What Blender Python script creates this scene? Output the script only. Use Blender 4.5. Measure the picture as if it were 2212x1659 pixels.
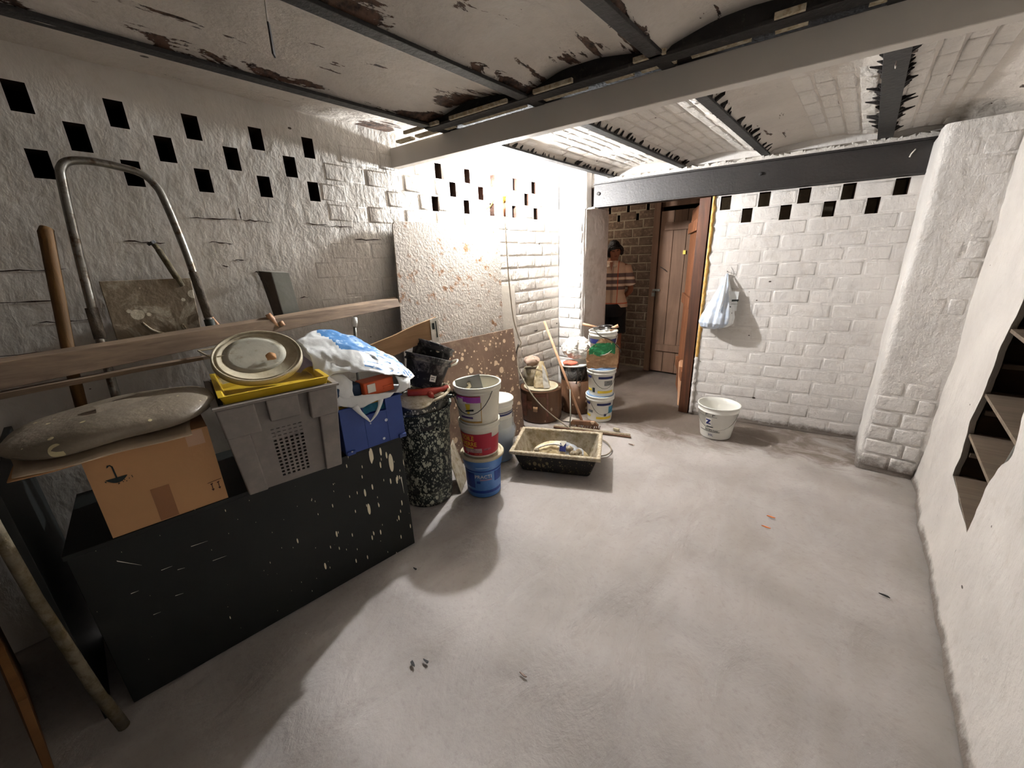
import bpy, math, random
from math import sin, cos, pi, radians, atan2, hypot, sqrt
from mathutils import Vector, Matrix, noise
random.seed(7)
for o in list(bpy.data.objects): bpy.data.objects.remove(o, do_unlink=True)
SC = bpy.context.scene
COL = SC.collection
# ------------------------------------------------------------- camera, world, exposure
p_, a_, r_ = radians(17.8), radians(-41.9), radians(2.1)
F_ = Vector((sin(a_)*cos(p_), cos(a_)*cos(p_), -sin(p_)))
R0 = Vector((cos(a_), -sin(a_), 0)); U0 = R0.cross(F_)
R_ = R0*cos(r_) - U0*sin(r_); U_ = U0*cos(r_) + R0*sin(r_)
cd = bpy.data.cameras.new('camera'); cam = bpy.data.objects.new('camera', cd); COL.objects.link(cam)
cam.matrix_world = Matrix(((R_.x, U_.x, -F_.x, 0), (R_.y, U_.y, -F_.y, 0), (R_.z, U_.z, -F_.z, 1.5), (0, 0, 0, 1)))
cd.sensor_width = 36; cd.lens = 830/2212*36; cd.clip_start = .02
SC.camera = cam
w = bpy.data.worlds.new('world'); SC.world = w; w.use_nodes = True
w.node_tree.nodes['Background'].inputs[0].default_value = (0, 0, 0, 1)
SC.view_settings.view_transform = 'Standard'; SC.view_settings.look = 'None'
SC.view_settings.exposure = 2.02; SC.view_settings.gamma = 1; SC.view_settings.use_curve_mapping = False
LAMP = Vector((-2.27, 2.515, 2.045)); LAMP_E = 1500.0

pl_ = bpy.data.lights.new('corridor_fill_light', 'POINT'); pl_.energy = 4.5; pl_.color = (1, .88, .76); pl_.shadow_soft_size = .04
plo = bpy.data.objects.new('corridor_fill_light', pl_); COL.objects.link(plo); plo.location = (-3.05, 4.35, 2.2)  # added fill, out of view, to brighten the corridor bricks and the person

# ------------------------------------------------------------- materials
def lin(c):
    return tuple(((x/255)/12.92 if x/255 <= .04045 else ((x/255+.055)/1.055)**2.4) for x in c) + (1,)
class NT:
    def __init__(s, name):
        s.m = bpy.data.materials.new(name); s.m.use_nodes = True
        s.t = s.m.node_tree; s.n = s.t.nodes; s.b = s.n['Principled BSDF']
    def new(s, t, **k):
        n = s.n.new(t)
        for a, v in k.items(): setattr(n, a, v)
        return n
    def link(s, a, b): s.t.links.new(a, b)
    def co(s, world=True, scale=(1, 1, 1), rot=(0, 0, 0)):
        if world: c = s.new('ShaderNodeNewGeometry').outputs['Position']
        else: c = s.new('ShaderNodeTexCoord').outputs['Object']
        mp = s.new('ShaderNodeMapping'); s.link(c, mp.inputs[0]); mp.inputs['Scale'].default_value = scale
        mp.inputs['Rotation'].default_value = rot
        return mp.outputs[0]
    def noise(s, co, sc, det=6, rough=.55, dist=0):
        n = s.new('ShaderNodeTexNoise'); s.link(co, n.inputs['Vector']); n.inputs['Scale'].default_value = sc
        n.inputs['Detail'].default_value = det; n.inputs['Roughness'].default_value = rough
        n.inputs['Distortion'].default_value = dist
        return n.outputs['Fac']
    def vor(s, co, sc, feat='F1'):
        n = s.new('ShaderNodeTexVoronoi'); n.feature = feat; s.link(co, n.inputs['Vector']); n.inputs['Scale'].default_value = sc
        return n
    def ramp(s, f, a, b, ca=0, cb=1):
        n = s.new('ShaderNodeMapRange'); s.link(f, n.inputs[0]); n.inputs[1].default_value = a; n.inputs[2].default_value = b
        n.inputs[3].default_value = ca; n.inputs[4].default_value = cb
        return n.outputs[0]
    def math(s, op, a, b=None, clamp=False):
        n = s.new('ShaderNodeMath', operation=op); n.use_clamp = clamp
        for i, v in enumerate((a, b)):
            if v is None: continue
            if isinstance(v, (int, float)): n.inputs[i].default_value = v
            else: s.link(v, n.inputs[i])
        return n.outputs[0]
    def mix(s, f, a, b):
        n = s.new('ShaderNodeMix', data_type='RGBA')
        if isinstance(f, (int, float)): n.inputs[0].default_value = f
        else: s.link(f, n.inputs[0])
        for i, v in ((6, a), (7, b)):
            if isinstance(v, tuple): n.inputs[i].default_value = v
            else: s.link(v, n.inputs[i])
        return n.outputs[2]
    def sep(s, co):
        n = s.new('ShaderNodeSeparateXYZ'); s.link(co, n.inputs[0]); return n.outputs
    def bump(s, h, strength, dist, prev=None):
        n = s.new('ShaderNodeBump'); s.link(h, n.inputs['Height']); n.inputs['Strength'].default_value = strength
        n.inputs['Distance'].default_value = dist
        if prev is not None: s.link(prev, n.inputs['Normal'])
        return n.outputs[0]
    def out(s, col=None, rough=None, normal=None, metal=0, spec=.5):
        b = s.b
        if col is not None:
            if isinstance(col, tuple): b.inputs['Base Color'].default_value = col
            else: s.link(col, b.inputs['Base Color'])
        if rough is not None:
            if isinstance(rough, (int, float)): b.inputs['Roughness'].default_value = rough
            else: s.link(rough, b.inputs['Roughness'])
        if normal is not None: s.link(normal, b.inputs['Normal'])
        b.inputs['Metallic'].default_value = metal; b.inputs['Specular IOR Level'].default_value = spec
        return s.m

def simple(name, c, rough=.6, var=.12, nscale=8, bump=.0, bscale=60, metal=0, c2=None, spec=.4, world=False, stretch=(1, 1, 1), c2lo=.45, c2hi=.62):
    k = NT(name); co = k.co(world, stretch)
    f = k.noise(co, nscale, 5)
    dark = tuple(x*(1-var*2) for x in lin(c)[:3]) + (1,)
    col = k.mix(k.ramp(f, .3, .7), dark, lin(c))
    if c2 is not None:
        g = k.noise(co, nscale*2.3, 7, .65)
        col = k.mix(k.ramp(g, c2lo, c2hi), col, lin(c2))
    nr = None
    if bump: nr = k.bump(k.noise(co, bscale, 5, .6), bump, .01)
    return k.out(col, rough, nr, metal, spec)

def spatter(name, c, dots=(225, 218, 200), rough=.5, scale=30, thr=.25, stretch=(1, 1, 1), bump=.1, smear=0, grad=None, spec=.4, var=.15, pw=3.0, sml=(.53, .7)):
    """paint or plaster splashes lying on a coloured plastic / board"""
    k = NT(name); co = k.co(False); cs = k.co(False, stretch)
    f = k.noise(co, 5, 5)
    col = k.mix(k.ramp(f, .3, .7), tuple(x*(1-2*var) for x in lin(c)[:3]) + (1,), lin(c))
    if smear:
        sm = k.noise(k.co(False, (1, 1, .7)), 9, 8, .7, .8)
        col = k.mix(k.ramp(sm, sml[0], sml[1], 0, smear), col, lin(dots))
    tot = None
    for sc, th in ((scale, thr), (scale*2.6, thr*.9)):
        v = k.vor(cs, sc); s = k.sep(v.outputs['Color'])
        t = k.math('MULTIPLY', k.math('POWER', s[0], pw), th*1.6)
        if grad is not None:
            g = k.sep(co)[1]
            t = k.math('MULTIPLY', t, k.ramp(g, grad[0], grad[1], .12, 1.15))
        d = k.math('LESS_THAN', v.outputs['Distance'], t)
        tot = d if tot is None else k.math('MAXIMUM', tot, d)
    col = k.mix(tot, col, lin(dots))
    nr = k.bump(k.noise(co, 40, 4), bump, .006)
    return k.out(col, rough, nr, 0, spec)

def painted(name, dirt_top=.12, rough_amt=1.0, col=(214, 209, 204), flakes=0.0, strokes=1.0, ceil=False, dirtcol=(60, 50, 42), calm=None):
    """thick uneven limewash / masonry paint, world coordinates so that it runs over bricks and joints"""
    k = NT(name); co = k.co(True)
    n1 = k.noise(co, 2.2, 4); n2 = k.noise(co, 16, 6, .6)
    c = k.mix(k.ramp(n1, .35, .65), lin(tuple(int(x*.93) for x in col)), lin(col))
    c = k.mix(k.ramp(n2, .3, .45, .25, 0), c, lin((165, 152, 138)))
    # small pits and bare spots
    pit = k.vor(k.co(True, (1, 1, 1.6)), 7.0); ps = k.sep(pit.outputs['Color'])
    pm = k.math('LESS_THAN', pit.outputs['Distance'], k.math('MULTIPLY', k.math('POWER', ps[1], 6.0), .10))
    c = k.mix(pm, c, lin((70, 58, 50)))
    z = k.sep(co)[2]
    if dirt_top:
        dm = k.math('ADD', k.ramp(z, 0, dirt_top, .52, -.25), k.math('MULTIPLY', k.noise(co, 18, 7, .7), .62))
        c = k.mix(k.ramp(dm, .48, .72, 0, .85), c, lin((96, 84, 74)))
    if flakes:
        fc = k.co(True, (1.0, .55, 1)) if ceil else k.co(True, (1, .45, 1.6))
        fl = k.noise(fc, 5.5, 8, .62, .5)
        th = .60 + (1-flakes)*.12
        if ceil:
            # paint has come off in ragged scabs, mostly along the joists and along the cross beam
            xyz = k.sep(co); nj = None
            for jx in (-1.905, -1.305, -.72, -.05):
                d = k.math('ABSOLUTE', k.math('SUBTRACT', xyz[0], jx)); nj = d if nj is None else k.math('MINIMUM', nj, d)
            w_ = k.noise(k.co(True, (1.2, .30, 1)), 10, 10, .66, .35); w2 = k.noise(k.co(True, (.9, .35, 1), (0, 0, .25)), 17, 9, .62, 1.0)
            bj = k.ramp(nj, .03, .085, .15, 0)
            near = k.ramp(xyz[1], 1.5, 1.7, 1, .25)
            by = k.math('SUBTRACT', k.math('ADD', k.math('MULTIPLY', xyz[0], .123), 1.885), xyz[1])
            bb_ = k.math('MULTIPLY', k.ramp(by, .12, .34, .22, 0), k.math('GREATER_THAN', by, .0))
            v = k.math('ADD', w_, k.math('MULTIPLY', k.math('ADD', bj, bb_), near))
            m1 = k.ramp(v, .655, .662); m2 = k.math('MULTIPLY', k.ramp(w2, .685, .692), k.math('MINIMUM', near, 1))
            fl2 = k.math('MAXIMUM', m1, m2)
            c = k.mix(fl2, c, k.mix(k.ramp(k.noise(co, 30, 4), .35, .6), lin((34, 27, 23)), lin((96, 72, 58))))
        else: c = k.mix(k.ramp(fl, th, th+.02), c, lin(dirtcol))
    b1 = k.noise(k.co(True, (1, 1, .55) if not ceil else (1, .5, 1)), 24, 6, .62, .25)
    b2 = k.noise(co, 95, 3, .5); b3 = k.noise(co, 8, 3, .5)
    if calm:
        cy_ = k.ramp(k.sep(co)[1], calm[0], calm[1], calm[2], 1)
        b1 = k.math('MULTIPLY', b1, cy_); b2 = k.math('MULTIPLY', b2, cy_); b3 = k.math('MULTIPLY', b3, k.math('ADD', cy_, .15))
    nr = k.bump(b3, .5*rough_amt, .03)
    nr = k.bump(b1, .75*rough_amt*strokes, .014, nr)
    nr = k.bump(b2, .5*rough_amt, .004, nr)
    if ceil and flakes: nr = k.bump(k.math('SUBTRACT', 1.0, fl2), .8, .004, nr)
    return k.out(c, k.ramp(n2, .3, .7, .45, .7), nr, 0, .35)

def wood(name, c, c2, rough=.65, axis=0, scale=1.0, dots=None):
    k = NT(name); st = [14*scale]*3; st[axis] = 1.1*scale
    co = k.co(False, tuple(st)); f = k.noise(co, 2.0, 7, .6, 1.2); g = k.noise(k.co(False), 3, 4)
    col = k.mix(k.ramp(f, .35, .65), lin(c), lin(c2))
    col = k.mix(k.ramp(g, .4, .7, 0, .4), col, tuple(x*.5 for x in lin(c)[:3]) + (1,))
    if dots:
        v = k.vor(k.co(False, (1, 1, .7)), 18); s = k.sep(v.outputs['Color'])
        col = k.mix(k.math('LESS_THAN', v.outputs['Distance'], k.math('MULTIPLY', k.math('POWER', s[0], 3.0), .4)), col, lin(dots))
    return k.out(col, rough, k.bump(f, .35, .004), 0, .3)

M_WALL = painted('painted_brick_white', .16, .55)
M_WALL_L = painted('painted_brick_left', .0, 1.05, (206, 199, 190), .12, 1.3, calm=(.5, 2.2, .16))
M_WALL_R = painted('painted_plaster_right', .12, .8, (212, 206, 199))
M_PIER = painted('painted_pier', .30, 1.1)
M_CEIL = painted('painted_ceiling', 0, .9, (203, 194, 184), .35, .8, True, (42, 33, 28))
M_CEILB = painted('painted_ceiling_brick', 0, 1.15, (212, 206, 198), .0, 1.0, True)
M_JAG = simple('dark_bare_masonry', (34, 27, 24), .9, .3, 20, .6, 60)
M_STEEL = simple('old_dark_steel', (38, 35, 34), .6, .3, 14, .5, 40, 0, (86, 78, 72), .5, True, (1, 1, 1), .6, .8)
M_BEAMK = simple('black_painted_steel', (38, 33, 31), .55, .2, 6, .25, 50, 0, None, .6, True)
M_BEAMG = simple('grey_primed_steel', (206, 199, 190), .5, .06, 2, .05, 60, 0, None, .4, True)
M_GREYPLASTER = simple('grey_plaster', (206, 200, 194), .8, .05, 4, .15, 25, 0, (180, 172, 164), .2, True)
M_MORTAR = simple('grey_mortar', (150, 136, 116), .9, .15, 20, .4, 80, 0, None, .2, True)
M_BLOCK = simple('grey_brown_block', (106, 88, 74), .9, .18, 12, .4, 60, 0, (132, 112, 94), .2, True, (1, 1, 1), .5, .7)
M_HOLE = simple('unpainted_hole_side', (58, 42, 34), .95, .3, 20, .4, 60, 0, None, .1, True)  # dark unpainted brick inside the wall holes, also used for the cracks
M_DARKWALL = simple('dark_brown_boards', (52, 40, 30), .9, .2, 3, .2, 20, 0, None, .1, True)
M_FOAM = simple('ochre_filler', (200, 158, 90), .85, .15, 30, .6, 70, 0, None, .2)

def floor_mat():
    k = NT('trowelled_concrete'); co = k.co(True)
    n = k.noise(co, 1.3, 5, .55, .6); n2 = k.noise(k.co(True, (1, .45, 1), (0, 0, .7)), 5, 6, .6, 1.2); n3 = k.noise(co, 45, 4, .6)
    c = k.mix(k.ramp(n, .3, .7), lin((152, 145, 140)), lin((180, 174, 170)))
    c = k.mix(k.ramp(n2, .35, .6, .30, 0), c, lin((138, 127, 117)))
    c = k.mix(k.ramp(n3, .25, .45, .3, 0), c, lin((130, 120, 112)))
    # dark earthy dust swept along the far end, near the doorway and the buckets
    s = k.sep(co)
    edge = k.math('ADD', k.ramp(s[1], 2.55, 3.5, -.35, .52), k.ramp(s[0], -1.6, .0, .22, -.16))
    d = k.math('ADD', edge, k.math('MULTIPLY', k.noise(k.co(True, (1, 1.6, 1)), 4.5, 8, .68, .8), .95))
    c = k.mix(k.ramp(d, .66, .92, 0, .85), c, lin((98, 84, 72)))
    pile = k.math('ADD', k.ramp(s[0], -1.75, -1.2, .42, -.2), k.math('MULTIPLY', k.noise(co, 9, 8, .7), .7))
    pile = k.math('MULTIPLY', pile, k.ramp(s[1], .6, 1.3, 0, 1))
    c = k.mix(k.ramp(pile, .6, .85, 0, .6), c, lin((92, 80, 70)))
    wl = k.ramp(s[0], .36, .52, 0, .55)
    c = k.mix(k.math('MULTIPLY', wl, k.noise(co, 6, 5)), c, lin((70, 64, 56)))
    # a few hairline cracks and trowel arcs
    w1 = k.new('ShaderNodeTexWave', wave_type='RINGS'); k.link(k.co(True, (1, 1, 0)), w1.inputs['Vector'])
    w1.inputs['Scale'].default_value = .55; w1.inputs['Distortion'].default_value = 7; w1.inputs['Detail'].default_value = 3; w1.inputs['Detail Scale'].default_value = .8
    nr = k.bump(w1.outputs['Fac'], .8, .03)
    nr = k.bump(n2, .5, .02, nr); nr = k.bump(n3, .35, .004, nr)
    nr = k.bump(k.noise(co, 14, 6, .65), .35, .008, nr)
    return k.out(c, k.ramp(n2, .3, .7, .5, .8), nr, 0, .35)
M_FLOOR = floor_mat()

M_CABINET = spatter('black_spattered_paint', (21, 24, 22), (225, 215, 190), .5, 22, .30, (1, 1.5, .34), .05, 0, (-.05, .70), .35, pw=9)
M_BIN = spatter('dark_spattered_plastic', (27, 31, 30), (205, 200, 180), .5, 44, .40, (1, 1, .7), .15, .25, pw=3.2)
M_BIN2 = spatter('dark_green_plastic', (30, 38, 38), (176, 178, 160), .5, 56, .46, (1, 1, .62), .15, .30, pw=2.2)
M_RUBBER = spatter('smeared_black_rubber', (26, 27, 28), (150, 145, 140), .55, 24, .15, (1, 1, 1), .2, .8, sml=(.50, .64))
M_CRUST = simple('dried_mortar_crust', (200, 188, 165), .85, .2, 25, .6, 60, 0, (150, 132, 105), .2)
M_TUBOUT = spatter('splashed_tub_black', (24, 21, 18), (112, 98, 72), .6, 34, .3, (1, 1, .6), .3, .55)
M_TUBIN = simple('mortar_grey_inside', (164, 153, 134), .85, .2, 9, .5, 40, 0, (120, 106, 82), .2)
M_BUCKET = simple('white_bucket_plastic', (224, 219, 203), .42, .05, 6, .05, 40, 0, (190, 182, 165), .45, False, (1, 1, 1), .6, .8)
M_BUCKET2 = simple('clean_white_plastic', (228, 226, 218), .38, .03, 5, .0, 40, 0, None, .5)
M_BLUE = simple('sky_blue_plastic', (76, 124, 190), .4, .06, 4, .03, 40, 0, (100, 145, 200), .5, False, (1, 1, 1), .55, .8)
M_CRATEB = spatter('royal_blue_plastic', (52, 78, 150), (205, 210, 220), .45, 9, .13, (1, 1, 1), .03)
M_CRATEG = simple('grey_crate_plastic', (128, 121, 116), .55, .04, 4, .02, 60, 0, (138, 130, 124), .35)
M_YELLOW = simple('yellow_plastic', (214, 178, 44), .45, .08, 6, .05, 40, 0, (170, 132, 34), .4, False, (1, 1, 1), .6, .75)
M_LID = simple('dusty_cream_lid', (196, 186, 160), .6, .08, 4, .1, 40, 0, (165, 152, 125), .3)
M_CARD = simple('cardboard', (190, 146, 104), .8, .05, 4, .08, 80, 0, None, .15)
M_CARD2 = simple('pale_card_sheets', (204, 184, 158), .8, .12, 8, .15, 60, 0, None, .15)
M_INK = simple('dark_print', (28, 38, 36), .6, .1)
M_INKR = simple('brown_print', (62, 30, 22), .7, .1)
M_SACK = spatter('dusty_clear_sack', (140, 128, 112), (214, 202, 160), .42, 12, .16, (1, 1, 1), .4, .12)
M_PLANK = wood('old_plank', (108, 90, 74), (146, 124, 102), .75, 1, 1.0)
M_PLANKB = wood('brown_plywood', (146, 112, 78), (168, 132, 94), .7, 1, .5)
M_BROOM = wood('broomstick_wood', (182, 138, 106), (204, 162, 128), .6, 2, 1)
M_DKPOLE = wood('dark_pole_wood', (92, 66, 34), (120, 86, 46), .7, 2, 1)
M_STICKG = simple('plastered_pole', (120, 110, 92), .85, .25, 10, .4, 50, 0, (84, 74, 52), .2)
M_DOOR = wood('dusty_brown_door', (106, 80, 62), (130, 100, 80), .7, 2, .35)
M_DOORL = wood('lit_brown_door', (104, 64, 42), (134, 86, 56), .6, 2, .5)
M_JAMB = wood('reddish_jamb', (50, 31, 22), (98, 58, 36), .55, 2, .5)
M_TUBE = simple('galvanised_tube', (150, 146, 138), .38, .15, 10, .2, 40, .75, (98, 82, 66), .5, False, (1, 1, 1), .5, .62)
M_METAL = simple('dull_zinc', (140, 140, 132), .5, .1, 6, .1, 40, .5, None, .5)
M_METAL_SHADE = simple('shaded_zinc_side', (84, 72, 62), .6, .2, 8, .2, 40, .2)  # darker copy of the zinc, shade painted onto the channel's side face
M_CEMB = simple('rough_cement_board', (172, 164, 154), .9, .08, 5, .9, 50, 0, (132, 98, 70), .2, False, (1, 1, 1), .57, .66)
M_HARDB = spatter('brown_hardboard', (128, 103, 86), (214, 190, 160), .75, 16, .30, (1, 1, 1), .2, .22)
M_SQB = spatter('dusty_square_board', (138, 122, 100), (204, 194, 172), .85, 10, .16, (1, 1, 1), .3, .7, sml=(.5, .62))
M_STRIP = simple('pale_grey_strip', (176, 168, 156), .8, .05, 4, .1, 40)
M_DRUM = wood('brown_paper_drum', (92, 64, 46), (120, 86, 62), .42, 2, .35, (176, 152, 130))
M_RED = simple('red_paint_metal', (176, 52, 36), .45, .15, 12, .1, 40, 0, (200, 150, 130), .4, False, (1, 1, 1), .62, .7)
M_ORANGE = simple('orange_plastic', (214, 92, 44), .45, .06)
M_CLOTH = simple('off_white_cloth', (222, 217, 208), .85, .05, 6, .25, 60)
M_PAPER = simple('cream_paper', (205, 184, 142), .7, .1, 6, .15, 40, 0, (226, 212, 184), .2)
M_KRAFT = simple('kraft_sack_paper', (184, 148, 114), .75, .1, 5, .15, 40, 0, (158, 122, 90), .2)
M_GREENP = simple('green_print_paper', (52, 140, 88), .6, .15, 8, .1, 40, 0, (208, 210, 140), .3, False, (1, 1, 1), .6, .66)
M_BAGW = simple('white_film', (226, 228, 228), .32, .04, 5, .15, 30, 0, None, .5)
M_BAGB = simple('blue_film', (70, 128, 186), .32, .1, 5, .15, 30, 0, (190, 210, 228), .5, False, (1, 1, 1), .56, .62)
M_NAVY = simple('navy_print', (30, 36, 92), .45, .05)
M_BLACK = simple('black_plastic', (24, 24, 26), .45, .1)
M_CREDR = simple('crimson_label', (168, 28, 52), .42, .05)
M_YTXT = simple('yellow_print', (226, 196, 60), .5, .02)
M_PURP = simple('violet_label', (164, 74, 168), .42, .05)
M_LAB = simple('white_label', (226, 220, 208), .5, .03)
M_LABO = simple('orange_print', (222, 120, 50), .5, .04)
M_CYAN = simple('cyan_film', (70, 160, 196), .4, .2, 20)
M_CABLE = simple('grey_cable', (150, 138, 120), .5, .1)
M_CABLED = simple('dark_cable', (52, 44, 38), .5, .1)
M_BRASS = simple('brass_lamp_holder', (200, 150, 70), .35, .1, 8, 0, 40, .6)
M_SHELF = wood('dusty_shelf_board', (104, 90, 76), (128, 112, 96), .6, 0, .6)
M_SHELF_SHADE = wood('shaded_shelf_side', (48, 34, 22), (64, 46, 28), .8, 0, .6)  # shelf wood darkened to carry the shade inside the compartments
M_SKIN = simple('skin', (150, 98, 74), .55, .05, 10, 0, 40, 0, None, .35)
M_HAIR = simple('dark_hair', (26, 18, 15), .5, .2, 40, .5, 120)
M_SHORTS = simple('black_cloth', (16, 16, 17), .85, .1)
M_SHOE = simple('grey_shoe', (120, 112, 104), .7, .1)
M_PURPRAG = simple('lilac_rag', (172, 160, 182), .85, .1, 8, .3, 50)
def shirt_mat():
    k = NT('checked_shirt_cloth'); co = k.co(False); s = k.sep(co)
    col = lin((206, 176, 150))
    def band(ax, c, wd, m):
        d = k.math('ABSOLUTE', k.math('SUBTRACT', s[ax], c)); return k.math('MULTIPLY', k.math('LESS_THAN', d, wd/2), m)
    for zc, wd in ((1.285, .045), (1.205, .045), (1.13, .04)):
        col = k.mix(band(2, zc, wd, .85), col, lin((74, 58, 64)))
    for zc in (1.245, 1.167): col = k.mix(band(2, zc, .012, .8), col, lin((232, 218, 202)))
    for xc in (-.11, .02): col = k.mix(band(0, xc, .028, .35), col, lin((96, 74, 74)))
    col = k.mix(band(0, .085, .010, .8), col, lin((196, 76, 40))); col = k.mix(band(2, .945, .014, .8), col, lin((196, 76, 40)))
    return k.out(col, .8, k.bump(k.noise(co, 30, 4), .2, .004), 0, .2)
M_SHIRT = shirt_mat()
k = NT('bulb_glow'); e = k.new('ShaderNodeEmission'); e.inputs[0].default_value = (.965, .985, 1, 1); e.inputs[1].default_value = LAMP_E
k.link(e.outputs[0], k.n['Material Output'].inputs[0]); M_BULB = k.m
k = NT('clear_film'); k.b.inputs['Alpha'].default_value = .38; k.out(lin((214, 220, 226)), .25, k.bump(k.noise(k.co(False), 30, 4), .6, .01), 0, .8); M_FILM = k.m

# ------------------------------------------------------------- mesh helpers
class M:
    def __init__(s): s.v = []; s.f = []
    def add(s, vs, fs):
        b = len(s.v); s.v += [Vector(v) for v in vs]; s.f += [tuple(i+b for i in f) for f in fs]; return s
    def box(s, x0, x1, y0, y1, z0, z1, mat=None):
        vs = [Vector((x, y, z)) for z in (z0, z1) for y in (y0, y1) for x in (x0, x1)]
        if mat is not None: vs = [mat @ v for v in vs]
        return s.add(vs, [(0, 2, 3, 1), (4, 5, 7, 6), (0, 1, 5, 4), (2, 6, 7, 3), (0, 4, 6, 2), (1, 3, 7, 5)])
    def hexa(s, q0, q1):
        """solid between two quads"""
        return s.add(list(q0)+list(q1), [(3, 2, 1, 0), (4, 5, 6, 7), (0, 1, 5, 4), (1, 2, 6, 5), (2, 3, 7, 6), (3, 0, 4, 7)])
    def plate(s, quad, t):
        """solid from a polygon with a thickness vector"""
        t = Vector(t); n = len(quad); q = [Vector(v) for v in quad]
        return s.add(q+[v+t for v in q], [tuple(range(n))[::-1], tuple(range(n, 2*n))]+[(i, (i+1) % n, n+(i+1) % n, n+i) for i in range(n)])
    def lathe(s, prof, n=32, c=(0, 0, 0), mat=None, a0=0, a1=2*pi):
        full = abs(a1-a0-2*pi) < 1e-6; m = n if full else n+1; vs = []
        for r, z in prof:
            for i in range(m):
                a = a0+(a1-a0)*i/n; v = Vector((c[0]+r*cos(a), c[1]+r*sin(a), c[2]+z))
                vs.append(mat @ v if mat is not None else v)
        fs = []
        for j in range(len(prof)-1):
            for i in range(n):
                k2 = (i+1) % m if full else i+1
                fs.append((j*m+i, j*m+k2, (j+1)*m+k2, (j+1)*m+i))
        return s.add(vs, fs)
    def tube(s, pts, r, n=8, cap=True):
        pts = [Vector(p) for p in pts]; m = len(pts); vs = []; fs = []
        rs = r if isinstance(r, (list, tuple)) else [r]*m
        t0 = (pts[1]-pts[0]).normalized(); up = Vector((0, 0, 1)) if abs(t0.z) < .9 else Vector((1, 0, 0))
        nr = t0.cross(up).normalized()
        for i, q in enumerate(pts):
            t = (pts[min(i+1, m-1)]-pts[max(i-1, 0)]).normalized()
            nr = (nr-t*nr.dot(t)).normalized(); b = t.cross(nr)
            for j in range(n):
                a = 2*pi*j/n; vs.append(q+(nr*cos(a)+b*sin(a))*rs[i])
        for i in range(m-1):
            for j in range(n): fs.append((i*n+j, i*n+(j+1) % n, (i+1)*n+(j+1) % n, (i+1)*n+j))
        if cap: fs += [tuple(range(n))[::-1], tuple(range((m-1)*n, m*n))]
        return s.add(vs, fs)
    def grid(s, fn, nu, nv, closeu=False):
        vs = [fn(i/(nu if not closeu else nu), j/nv) for j in range(nv+1) for i in range(nu+(0 if closeu else 1))]
        w = nu if closeu else nu+1
        fs = [(j*w+i, j*w+(i+1) % w, (j+1)*w+(i+1) % w, (j+1)*w+i) for j in range(nv) for i in range(nu)]
        return s.add(vs, fs)
    def wob(s, amp, sc, seed=0):
        for i, v in enumerate(s.v):
            s.v[i] = v+noise.noise_vector(v*sc+Vector((seed*7.3, seed*3.1, seed)))*amp
        return s
    def xf(s, mat): s.v = [mat @ v for v in s.v]; return s
    def mesh(s, name, mat, smooth=False):
        me = bpy.data.meshes.new(name); me.from_pydata([tuple(v) for v in s.v], [], s.f); me.materials.append(mat)
        if smooth: me.polygons.foreach_set('use_smooth', [True]*len(me.polygons))
        me.update(); return me
def spline(pts, k=6):
    P = [Vector(p) for p in pts]; P = [P[0]*2-P[1]]+P+[P[-1]*2-P[-2]]; out = []
    for i in range(1, len(P)-2):
        for j in range(k):
            t = j/k; a, b, c, d = P[i-1:i+3]
            out.append(.5*((2*b)+(c-a)*t+(2*a-5*b+4*c-d)*t*t+(3*b-a-3*c+d)*t**3))
    return out+[P[-2]]
WM = {}
def thing(name, label, cat, loc=(0, 0, 0), rz=0, group=None):
    o = bpy.data.objects.new(name, None); COL.objects.link(o); o.location = loc; o.rotation_euler = (0, 0, rz)
    o.empty_display_size = .05
    o['label'] = label; o['category'] = cat
    if group: o['group'] = group
    WM[o.name] = Matrix.Translation(loc) @ Matrix.Rotation(rz, 4, 'Z')
    return o
def link(name, me, parent=None, world=False, bevel=0, segs=2, autos=None, sub=0):
    o = bpy.data.objects.new(name, me); COL.objects.link(o)
    WM[o.name] = Matrix.Identity(4)
    if parent is not None:
        o.parent = parent; pm = WM[parent.name]
        if world: o.matrix_parent_inverse = pm.inverted(); WM[o.name] = Matrix.Identity(4)
        else: WM[o.name] = pm
    if bevel:
        b = o.modifiers.new('bevel', 'BEVEL'); b.width = bevel; b.segments = segs; b.limit_method = 'ANGLE'; b.angle_limit = radians(40)
        me.polygons.foreach_set('use_smooth', [True]*len(me.polygons)); b.harden_normals = True
    if sub:
        b = o.modifiers.new('sub', 'SUBSURF'); b.levels = sub; b.render_levels = sub
    return o
def part(name, m, mat, parent=None, smooth=False, world=False, **k):
    return link(name, m.mesh(name, mat, smooth), parent, world, **k)
def smooth_by_angle(o, ang=35):
    me = o.data; import bmesh
    bm = bmesh.new(); bm.from_mesh(me)
    for f in bm.faces: f.smooth = True
    for e in bm.edges:
        if len(e.link_faces) == 2 and e.calc_face_angle(0) > radians(ang): e.smooth = False
    bm.to_mesh(me); bm.free(); return o
def tag(o, label, cat, group=None):
    o['label'] = label; o['category'] = cat
    if group: o['group'] = group
    return o
def struct(name, m, mat, smooth=False, parent=None, **k):
    o = part(name, m, mat, parent, smooth, **k)
    if parent is None: o['kind'] = 'structure'
    return o
def text_mesh(s, size, extr=.0008, align='LEFT'):
    c = bpy.data.curves.new('txt', 'FONT'); c.body = s; c.size = size; c.extrude = extr; c.align_x = align; c.resolution_u = 3
    o = bpy.data.objects.new('txt', c); COL.objects.link(o)
    dg = bpy.context.evaluated_depsgraph_get(); me = o.evaluated_get(dg).to_mesh()
    m = M(); m.v = [v.co.copy() for v in me.vertices]; m.f = [tuple(p.vertices) for p in me.polygons]
    o.evaluated_get(dg).to_mesh_clear(); bpy.data.objects.remove(o); bpy.data.curves.remove(c)
    return m
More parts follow.
